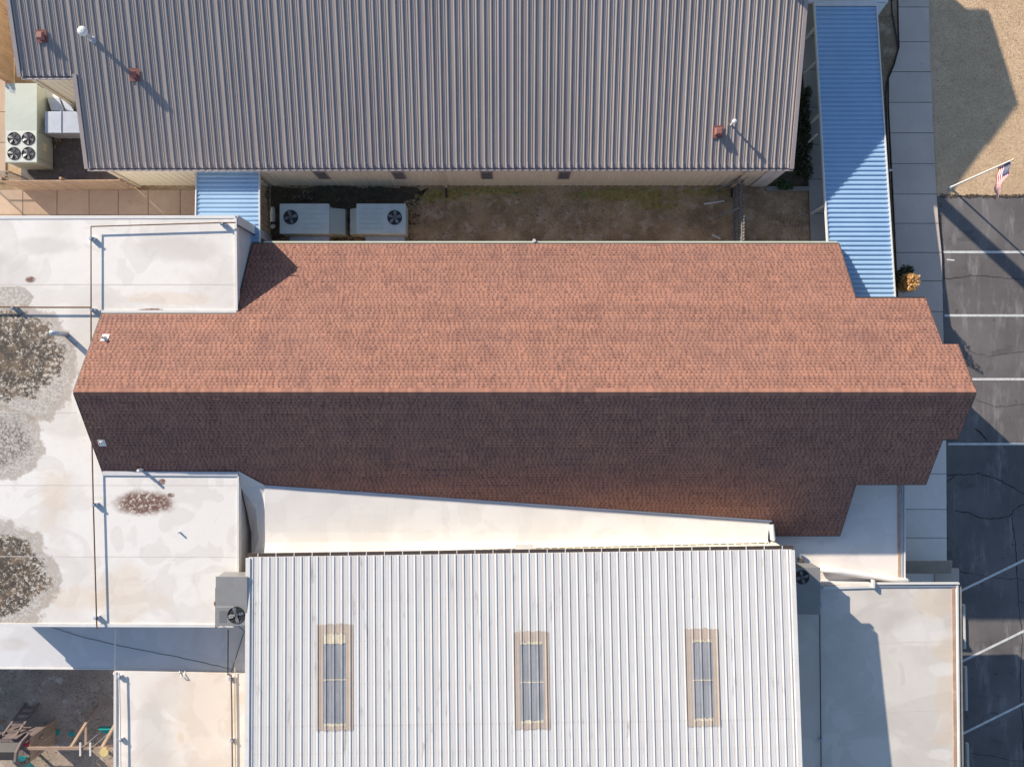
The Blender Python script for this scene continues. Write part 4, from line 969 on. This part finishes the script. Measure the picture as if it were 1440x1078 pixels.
# ================================================================= FENCES
def board_fence(name, label, p, q, zt, width, material, rails=True, side=1, thick=.02, gap=.008, diag=False):
    t = thing(name, (p[0],p[1],0), label, 'fence'); d = Vector((q[0]-p[0], q[1]-p[1])); L = d.length; d.normalize(); n_ = Vector((-d.y, d.x))
    k_ = max(1, int(L/width))
    for i in range(k_):
        a_ = Vector(p)+d*(i*L/k_+gap/2); c_ = Vector(p)+d*((i+1)*L/k_-gap/2); h = zt+random.uniform(-.03,.02); off = n_*random.uniform(-.006,.006)
        m = MB(); m.hexa([(*(a_+off),.02),(*(c_+off),.02),(*(c_+off+n_*thick),.02),(*(a_+off+n_*thick),.02)], [(*(a_+off),h),(*(c_+off),h),(*(c_+off+n_*thick),h),(*(a_+off+n_*thick),h)])
        m.build('board', material, t)
    if rails:
        for zz in (.35, zt*.5+.1, zt-.2):
            m = MB(); a_ = Vector(p)+n_*(side*.06); c_ = Vector(q)+n_*(side*.06); m.bar((*a_, zz),(*c_, zz), .04, .08); m.build('rail', material, t)
        kk = max(2, int(L/2.2)+1)
        for i in range(kk):
            a_ = Vector(p)+d*(L*i/(kk-1))+n_*(side*.13); m = MB(); m.bar((*a_,0),(*a_, zt-.05), .09, .09); m.build('post', material, t)
    return t
board_fence('board_fence', 'tan board fence from the corner railing to the north building', P(33,268), P(193,267), 1.6, .16, m_board, True, 1)
board_fence('board_fence', 'tall tan board fence standing at the upper left corner', P(20,118), P(20,-60), 1.8, .16, m_board, True, 1)
fg = board_fence('board_fence', 'weathered grey slatted fence crossing the dirt yard near the footpath', (9.5, P(0,350)[1]-.6), (9.5, P(0,262)[1]), 1.75, .13, m_fgrey, True, 1, gap=.05)
for pyy in (268, 306):
    x, y = P(1032,pyy); b = MB(); b.bar((9.44,P(0,pyy-4)[1],1.4),(8.75,P(0,pyy)[1],.1), .08, .08); b.build('brace', m_fgrey, fg)
def iron_fence(name, label, p, q, zt, step=.13):
    t = thing(name, (*p,0), label, 'railing'); d = Vector((q[0]-p[0], q[1]-p[1])); L = d.length; d.normalize()
    for zz in (.12, zt*.5, zt-.02): b = MB(); b.bar((*p, zz),(*q, zz), .035, .035); b.build('rail', m_galv2, t)
    k_ = int(L/step)
    for i in range(k_+1):
        a_ = Vector(p)+d*(L*i/k_); b = MB(); b.bar((*a_,0),(*a_,zt), .045 if i in (0,k_) else .018, .045 if i in (0,k_) else .018); b.build('post' if i in (0,k_) else 'bar', m_galv2, t)
m_galv2 = mat('grey_railing', (.33,.30,.27), (.25,.23,.21), 4, .5, bump=0)
iron_fence('metal_railing', 'grey metal railing in front of the four fan unit', P(-20,252), P(38,252), 1.3)
iron_fence('metal_railing', 'metal gate between the small awning and the dirt yard', P(381,262), P(381,345), 1.9, .22)
b = MB(); x, y = P(386,302); b.tube([(x,y+.25,.25),(x+.02,y,.32),(x,y-.35,.25)], [.08,.11,.1], 10); b.tube([(x,y-.5,.1),(x+.05,y-.6,.45)], .09, 10)
tag(b.build('yard_pipe', m_white), 'stubby white pipe standing between gate and left yard unit', 'pipe')

# ================================================================= FLAG, WHEEL STOPS, SMALL THINGS
fx, fy = P(1336,264); fl = thing('flagpole', (fx,fy,0), 'white flagpole at the corner of the dry lawn with its flag hanging', 'flagpole')
b = MB(); b.tube([(fx,fy,0),(fx,fy,2.2),(fx,fy,4.3)], [.045,.038,.026], 12); b.build('pole', m_white, fl)
b = MB(); b.tube([(fx,fy,0),(fx,fy,.1)], [.12,.07], 12); b.build('base', m_galv, fl)
b = MB(); b.tube([(fx,fy,4.3),(fx,fy,4.33),(fx,fy,4.37),(fx,fy,4.40)], [.02,.045,.045,.01], 10); b.build('finial', m_yellow, fl)
def flagp(u, v):                            # u along the fly, v down the hoist
    fold = .10*math.sin(u*5.2+v*1.6)*u+.03*math.sin(u*14)
    z = 4.12-v*.80-.42*u*u*(1-.25*v)-.05*u
    return (fx+.03+fold+.10*u*v, fy-.95*u+.10*math.sin(v*3+u*3)*u, z)
b = MB(); NU, NV = 26, 13
for i in range(NU):
    for j in range(NV):
        u0, u1, v0, v1 = i/NU*1.18, (i+1)/NU*1.18, j/NV, (j+1)/NV
        b.cm = 2 if (i < NU*.42 and j < 7) else (0 if j % 2 == 0 else 1)
        b.face([flagp(u0,v0), flagp(u0,v1), flagp(u1,v1), flagp(u1,v0)])
b.cm = 1
for r_ in range(9):
    for c_ in range(6 if r_ % 2 == 0 else 5):
        u, v = (c_+(.5 if r_ % 2 == 0 else 1))/6.0*.40*1.12+.01, (r_+.7)/9*7/13*.96
        for s_ in (1,-1):
            q = Vector(flagp(u, v)); e1 = (Vector(flagp(u+.01,v))-q).normalized(); e2 = (Vector(flagp(u,v+.01))-q).normalized(); n_ = e1.cross(e2)*.006*s_
            b.face([q+n_+(e1*math.cos(a_)+e2*math.sin(a_))*(.020 if k_ % 2 == 0 else .009) for k_, a_ in enumerate([math.pi*k2/5 for k2 in range(10)])])
fo = b.build('flag', [m_red, m_fw, m_fb]); tag(fo, 'striped red white and blue flag with stars hanging off the white pole', 'flag')
st = MB(); L = 1.95
st.hexa([(-.08,-L/2,0),(.08,-L/2,0),(.08,L/2,0),(-.08,L/2,0)], [(-.05,-L/2+.05,.12),(.05,-L/2+.05,.12),(.05,L/2-.05,.12),(-.05,L/2-.05,.12)])
first = None
for (px, py, lb) in [(1356,881,'partly sunlit concrete wheel stop, uppermost beside the east flat building'), (1358.5,968,'shaded concrete wheel stop between two slanted bay lines'), (1361,1076,'shaded concrete wheel stop at the bottom edge by the car park')]:
    x, y = P(px, py, .1)
    if first is None:
        first = st.build('wheel_stop', m_stop, loc=(x,y,.013), bevel=.02); tag(first, lb, 'wheel stop', 'wheel stops along the east building')
    else:
        o = first.copy(); COL.objects.link(o); o.location = (x,y,.013); o['label'] = lb
    (o if px > 1357 else first).rotation_euler.z = .02
for a_, d_, lb in [((990,287),(1018,283),'loose white pipe lying level below the north wall'), ((1001,330),(1013,336),'short loose white pipe lying near the shingled eave')]:
    b = MB(); p, q = P(*a_), P(*d_); b.tube([(*p,.04),(*q,.04)], .04, 10); tag(b.build('loose_pipe', m_white), lb, 'pipe')
first = None
for px, py, lb in [(654,274,'left'), (726,273,'middle'), (819,274,'right')]:
    x, y = P(px, py); lab = {'left': 'small green sprinkler cap in the dirt, nearest the wall downspout', 'middle': 'small green sprinkler cap in the dirt right of the third window', 'right': 'small green sprinkler cap in the dirt right of the last window'}[lb]
    if first is None:
        b = MB(); b.tube([(0,0,0),(0,0,.05),(0,0,.07)], [.045,.04,.02], 8); first = b.build('sprinkler_cap', m_green, loc=(x,y,0)); tag(first, lab, 'sprinkler', 'green sprinkler caps')
    else: o = first.copy(); COL.objects.link(o); o.location = (x,y,0); o['label'] = lab
b = MB(); x, y = P(1247,242); b.tube([(x,y,0),(x,y,.25),(x,y,.30)], [.03,.03,.06], 8); b.box(x-.03,x+.09,y-.03,y+.03,.27,.33)
tag(b.build('path_light', m_white), 'little white path light in the bed beside the canopy', 'light')

# ================================================================= PLANTS
def bush(name, label, px, py, rx, ry, h, n, material, stemmat, leaf=.07, cat='shrub', z0=0, lump=5):
    x, y = P(px, py, h*.6); t = thing(name, (x,y,z0), label, cat); b = MB()
    cs = [(Vector((random.uniform(-.55,.55)*rx, random.uniform(-.55,.55)*ry, h*random.uniform(.4,.72))), random.uniform(.4,.62)) for _ in range(lump)]
    for i in range(n):
        c_, s_ = random.choice(cs); v = Vector((random.gauss(0,1), random.gauss(0,1), random.gauss(0,1))).normalized()*random.uniform(.45,1.05)
        p = c_+Vector((v.x*rx*s_, v.y*ry*s_, v.z*h*.42))
        if p.z < .02: p.z = .02
        a_ = Vector((random.gauss(0,1), random.gauss(0,1), random.gauss(0,.5))).normalized(); w = a_.cross(Vector((random.gauss(0,1),random.gauss(0,1),random.gauss(0,1)))).normalized()
        l = leaf*random.uniform(.6,1.4); p += Vector((x,y,z0))
        b.face([p-a_*l, p-w*l*.45, p+a_*l, p+w*l*.45], min(1, max(0, random.gauss(.5,.27))))
    b.build('foliage', material, t)
    for i in range(5):
        b = MB(); c_ = cs[i % len(cs)][0]; b.tube([(x+random.uniform(-.05,.05),y+random.uniform(-.05,.05),z0),(x+c_.x*.5,y+c_.y*.5,z0+c_.z*.6),(x+c_.x,y+c_.y,z0+c_.z)], [.02,.014,.006], 5); b.build('stem', stemmat, t)
bush('shrub', 'golden orange shrub catching the sun by the pavement', 1278, 400, .40, .48, 2.1, 3800, m_leaf_gold, m_darkbrown, .055)
bush('shrub', 'dark green shrub behind the golden one beside the canopy end', 1267, 388, .45, .55, 1.3, 2200, m_leaf_dark, m_darkbrown)
for (px, py, ry, lb) in [(1130,238,.7,'lowest dark shrub behind the northeast wall corner'), (1131,205,.6,'dark shrub in the gap beside the footpath, second from the wall corner'),
                         (1130,172,.7,'dark shrub in the gap halfway up the roof edge'), (1131,135,.6,'dark shrub in the gap at the upper brace')]:
    bush('shrub', lb, px, py, .42, ry, .7, 1300, m_leaf_dark, m_darkbrown, .06); 
bush('shrub', 'small bright green plant at the foot of the northeast wall corner', 1104, 258, .42, .28, .4, 500, m_leaf_green, m_darkbrown, .07, 'plant')
bush('shrub', 'pale flowering plant behind the left yard unit', 427, 274, .5, .28, .35, 260, m_litter, m_darkbrown, .045, 'plant')
bush('shrub', 'dry brown weed clump beside the four fan unit', 80, 198, .16, .45, .3, 300, m_litter, m_darkbrown, .04, 'plant')
def scatter(name, label, n, region, material, size, flat=.5, tonef=None, holes=()):
    b = MB()
    for _ in range(n):
        px, py = random.uniform(region[0], region[2]), random.uniform(region[1], region[3])
        d = noise.noise(Vector((px*.02, py*.03, 1.7)))
        if random.random() > .55+d*.9: continue
        x, y = P(px, py); l = size*random.uniform(.5,1.6); a_ = random.uniform(0, 6.28); tz = random.uniform(0, flat)*l
        c_, s_ = math.cos(a_), math.sin(a_); w = l*random.uniform(.3,.6)
        b.face([(x-c_*l,y-s_*l,.012),(x+s_*w,y-c_*w,.014+tz*.5),(x+c_*l,y+s_*l,.016+tz),(x-s_*w,y+c_*w,.014+tz*.5)], random.random() if tonef is None else tonef())
    o = b.build(name, material); tag(o, label, kind='stuff')
scatter('leaf_litter', 'leaf litter and pebbles strewn over the dirt yard', 9000, (376,262,1140,352), m_litter, .022, .8, lambda: min(1, random.betavariate(1.1,3.2)))
scatter('leaf_litter', 'dark damp leaves in the corner behind the yard units', 5000, (376,262,590,352), m_leaf_dark, .035, .8)
scatter('leaf_litter', 'leaf litter on the soil bed beside the pavement', 2500, (1228,0,1258,330), m_litter, .022, .8, lambda: random.betavariate(1.2,4))
scatter('leaf_litter', 'pebbles and leaves over the shaded playground soil', 6000, (-40,935,170,1110), m_litter, .022, .8, lambda: random.betavariate(1.2,3))
scatter('gravel', 'loose grey stones beside the four fan unit', 5000, (74,186,150,262), m_litter, .02, .9, lambda: random.betavariate(1.5,3))
b = MB()
for _ in range(26000):
    px, py = random.uniform(1306,1470), random.uniform(-40,277)
    if px < 1308+py*.03: continue
    x, y = P(px, py); a_ = random.uniform(0,6.28); l = random.uniform(.03,.08); h = random.uniform(.01,.05); c_, s_ = math.cos(a_), math.sin(a_)
    b.face([(x-s_*.006,y+c_*.006,.006),(x+s_*.006,y-c_*.006,.006),(x+c_*l,y+s_*l,h)], random.betavariate(2,2))
tag(b.build('grass', m_blade_dry), 'dry straw coloured grass blades on the lawn', kind='stuff')
b = MB()
for _ in range(500):                         # soil and leaves caught along the lawn edge and pavement edge
    if random.random() < .6: px, py = random.uniform(1322,1440), 276+random.gauss(0,1.2)
    else: px, py = random.uniform(1321,1334)+random.gauss(0,.4), random.uniform(280,800); px = 1322+(py-280)*.018+random.gauss(0,.8)
    x, y = P(px, py); l = random.uniform(.02,.07); a_ = random.uniform(0,6.28); b.face([(x+l*math.cos(a_+k_*1.57),y+l*.6*math.sin(a_+k_*1.57),.02+.01*(k_ % 2)) for k_ in range(4)], random.betavariate(1,4))
tag(b.build('edge_debris', m_litter), 'dark debris caught along the asphalt edge', kind='stuff')

# ================================================================= PLAYGROUND
sw_ = thing('swing_set', (-18.5,-14.6,0), 'timber swing frame with long top beam in the shaded playground', 'swing set')
b = MB(); b.bar((-23.5,-14.68,2.2),(-16.3,-14.68,2.2), .10, .10); b.build('beam', m_wood, sw_)
for xx in (-17.85, -16.6):
    for yy in (-13.85, -15.5):
        b = MB(); b.bar((xx+(.04 if yy > -14.6 else -.04),-14.68,2.12),(xx,yy,0), .11, .09); b.build('leg', m_wood, sw_)
    b = MB(); b.bar((xx,-14.2,.9),(xx,-15.15,.9), .09, .07); b.build('cross_brace', m_wood, sw_)
for xx in (-17.35, -16.95):
    b = MB(); b.box(xx-.03, xx+.03, -14.95, -14.42, 2.255, 2.30); b.build('hanger', m_white_trim, sw_)
    b = MB(); b.bar((xx,-14.68,2.2),(xx,-14.68,.5), .02, .02); b.build('chain', m_galv, sw_)
b = MB(); b.box(-17.42,-16.88,-14.8,-14.56,.46,.5); b.box(-17.42,-16.88,-14.56,-14.53,.46,.78); b.build('swing_seat', m_teal, sw_)
b = MB(); x, y = P(145,1058,2.4); b.tube([(x,y,2.30),(x,y,2.36)], .17, 20); b.build('steering_disc', m_yellow, sw_)
pl = thing('play_tower', (-20.5,-15,0), 'brown timber play tower with ladder and teal slide at the lower left corner', 'play tower')
for i in range(6):                          # east wall boards, with two dark openings
    y0_ = -14.4-i*1.0/6; b = MB(); b.box(-19.63,-19.60, y0_-1/6+.01, y0_, .05, 1.9) if i not in (1,4) else (b.box(-19.63,-19.60, y0_-1/6+.01, y0_, .05, 1.0), b.box(-19.63,-19.60, y0_-1/6+.01, y0_, 1.25, 1.9)); b.build('board', m_wood, pl)
for i in range(8): x0_ = -22+i*.3; b = MB(); b.box(x0_, x0_+.288, -15.38, -14.42, 1.3, 1.34); b.build('deck_board', m_woodgrey, pl)
for i in range(6): x0_ = -21.0+i*.225; b = MB(); b.box(x0_, x0_+.215, -14.44, -14.41, .8, 1.9) if i != 4 else b.box(x0_, x0_+.215, -14.44,-14.41, .8, 1.2); b.build('board', m_woodgrey, pl)
for xx, yy in ((-19.7,-14.5),(-19.7,-15.3),(-21.9,-14.5),(-21.9,-15.3)): b = MB(); b.bar((xx,yy,0),(xx,yy,2.1), .09, .09); b.build('post', m_wood, pl)
for xx in (-19.75, -20.9):                  # arched roof ribs
    b = MB(); b.tube([(xx,-14.35,1.75),(xx,-14.45,2.25),(xx,-14.7,2.55),(xx,-15.0,2.6),(xx,-15.25,2.4),(xx,-15.4,1.9)], .085, 6); b.build('roof_rib', m_woodgrey, pl)
b = MB(); pr = [(-14.45,2.2),(-14.7,2.5),(-15.0,2.54)]
for (ya, za), (yb, zb) in zip(pr, pr[1:]): b.hexa([(-20.85,yb,zb-.03),(-19.8,yb,zb-.03),(-19.8,ya,za-.03),(-20.85,ya,za-.03)], [(-20.85,yb,zb),(-19.8,yb,zb),(-19.8,ya,za),(-20.85,ya,za)])
b.build('roof_panel', m_dark, pl)
for xx in (-20.9,-20.35): b = MB(); b.bar((xx,-13.75,.0),(xx,-14.45,1.7), .09, .05); b.build('ladder_side', m_woodgrey, pl)
for i in range(5): f = (i+.7)/5.6; b = MB(); b.bar((-20.9,-13.75-.7*f,1.7*f),(-20.35,-13.75-.7*f,1.7*f), .12, .035); b.build('ladder_rung', m_woodgrey, pl)
b = MB(); pts = [(-15.4,1.35),(-15.7,1.2),(-16.1,.8),(-16.6,.35),(-17.1,.2)]
for (ya, za), (yb, zb) in zip(pts, pts[1:]):
    for x0_, x1_, zz in ((-20.6,-20.1,0),(-20.64,-20.6,.12),(-20.1,-20.06,.12)): b.hexa([(x0_,yb,zb-.03),(x1_,yb,zb-.03),(x1_,ya,za-.03),(x0_,ya,za-.03)], [(x0_,yb,zb+zz),(x1_,yb,zb+zz),(x1_,ya,za+zz),(x0_,ya,za+zz)])
b.build('slide', m_teal, pl)
b = MB(); b.tube([(-20.0,-14.9,1.36),(-20.0,-14.9,1.6)], [.14,.1], 12); b.build('toy_wheel', m_pink, pl)
for (px, py, lb) in [(81,1029,'round teal stepping stone nearest the play tower'), (101,1031,'round teal stepping stone nearest the swing leg')]:
    x, y = P(px, py); b = MB(); b.tube([(x,y,.0),(x,y,.05)], [.12,.11], 12); tag(b.build('stepping_stone', m_teal), lb, 'stepping stone', 'teal stepping stones')
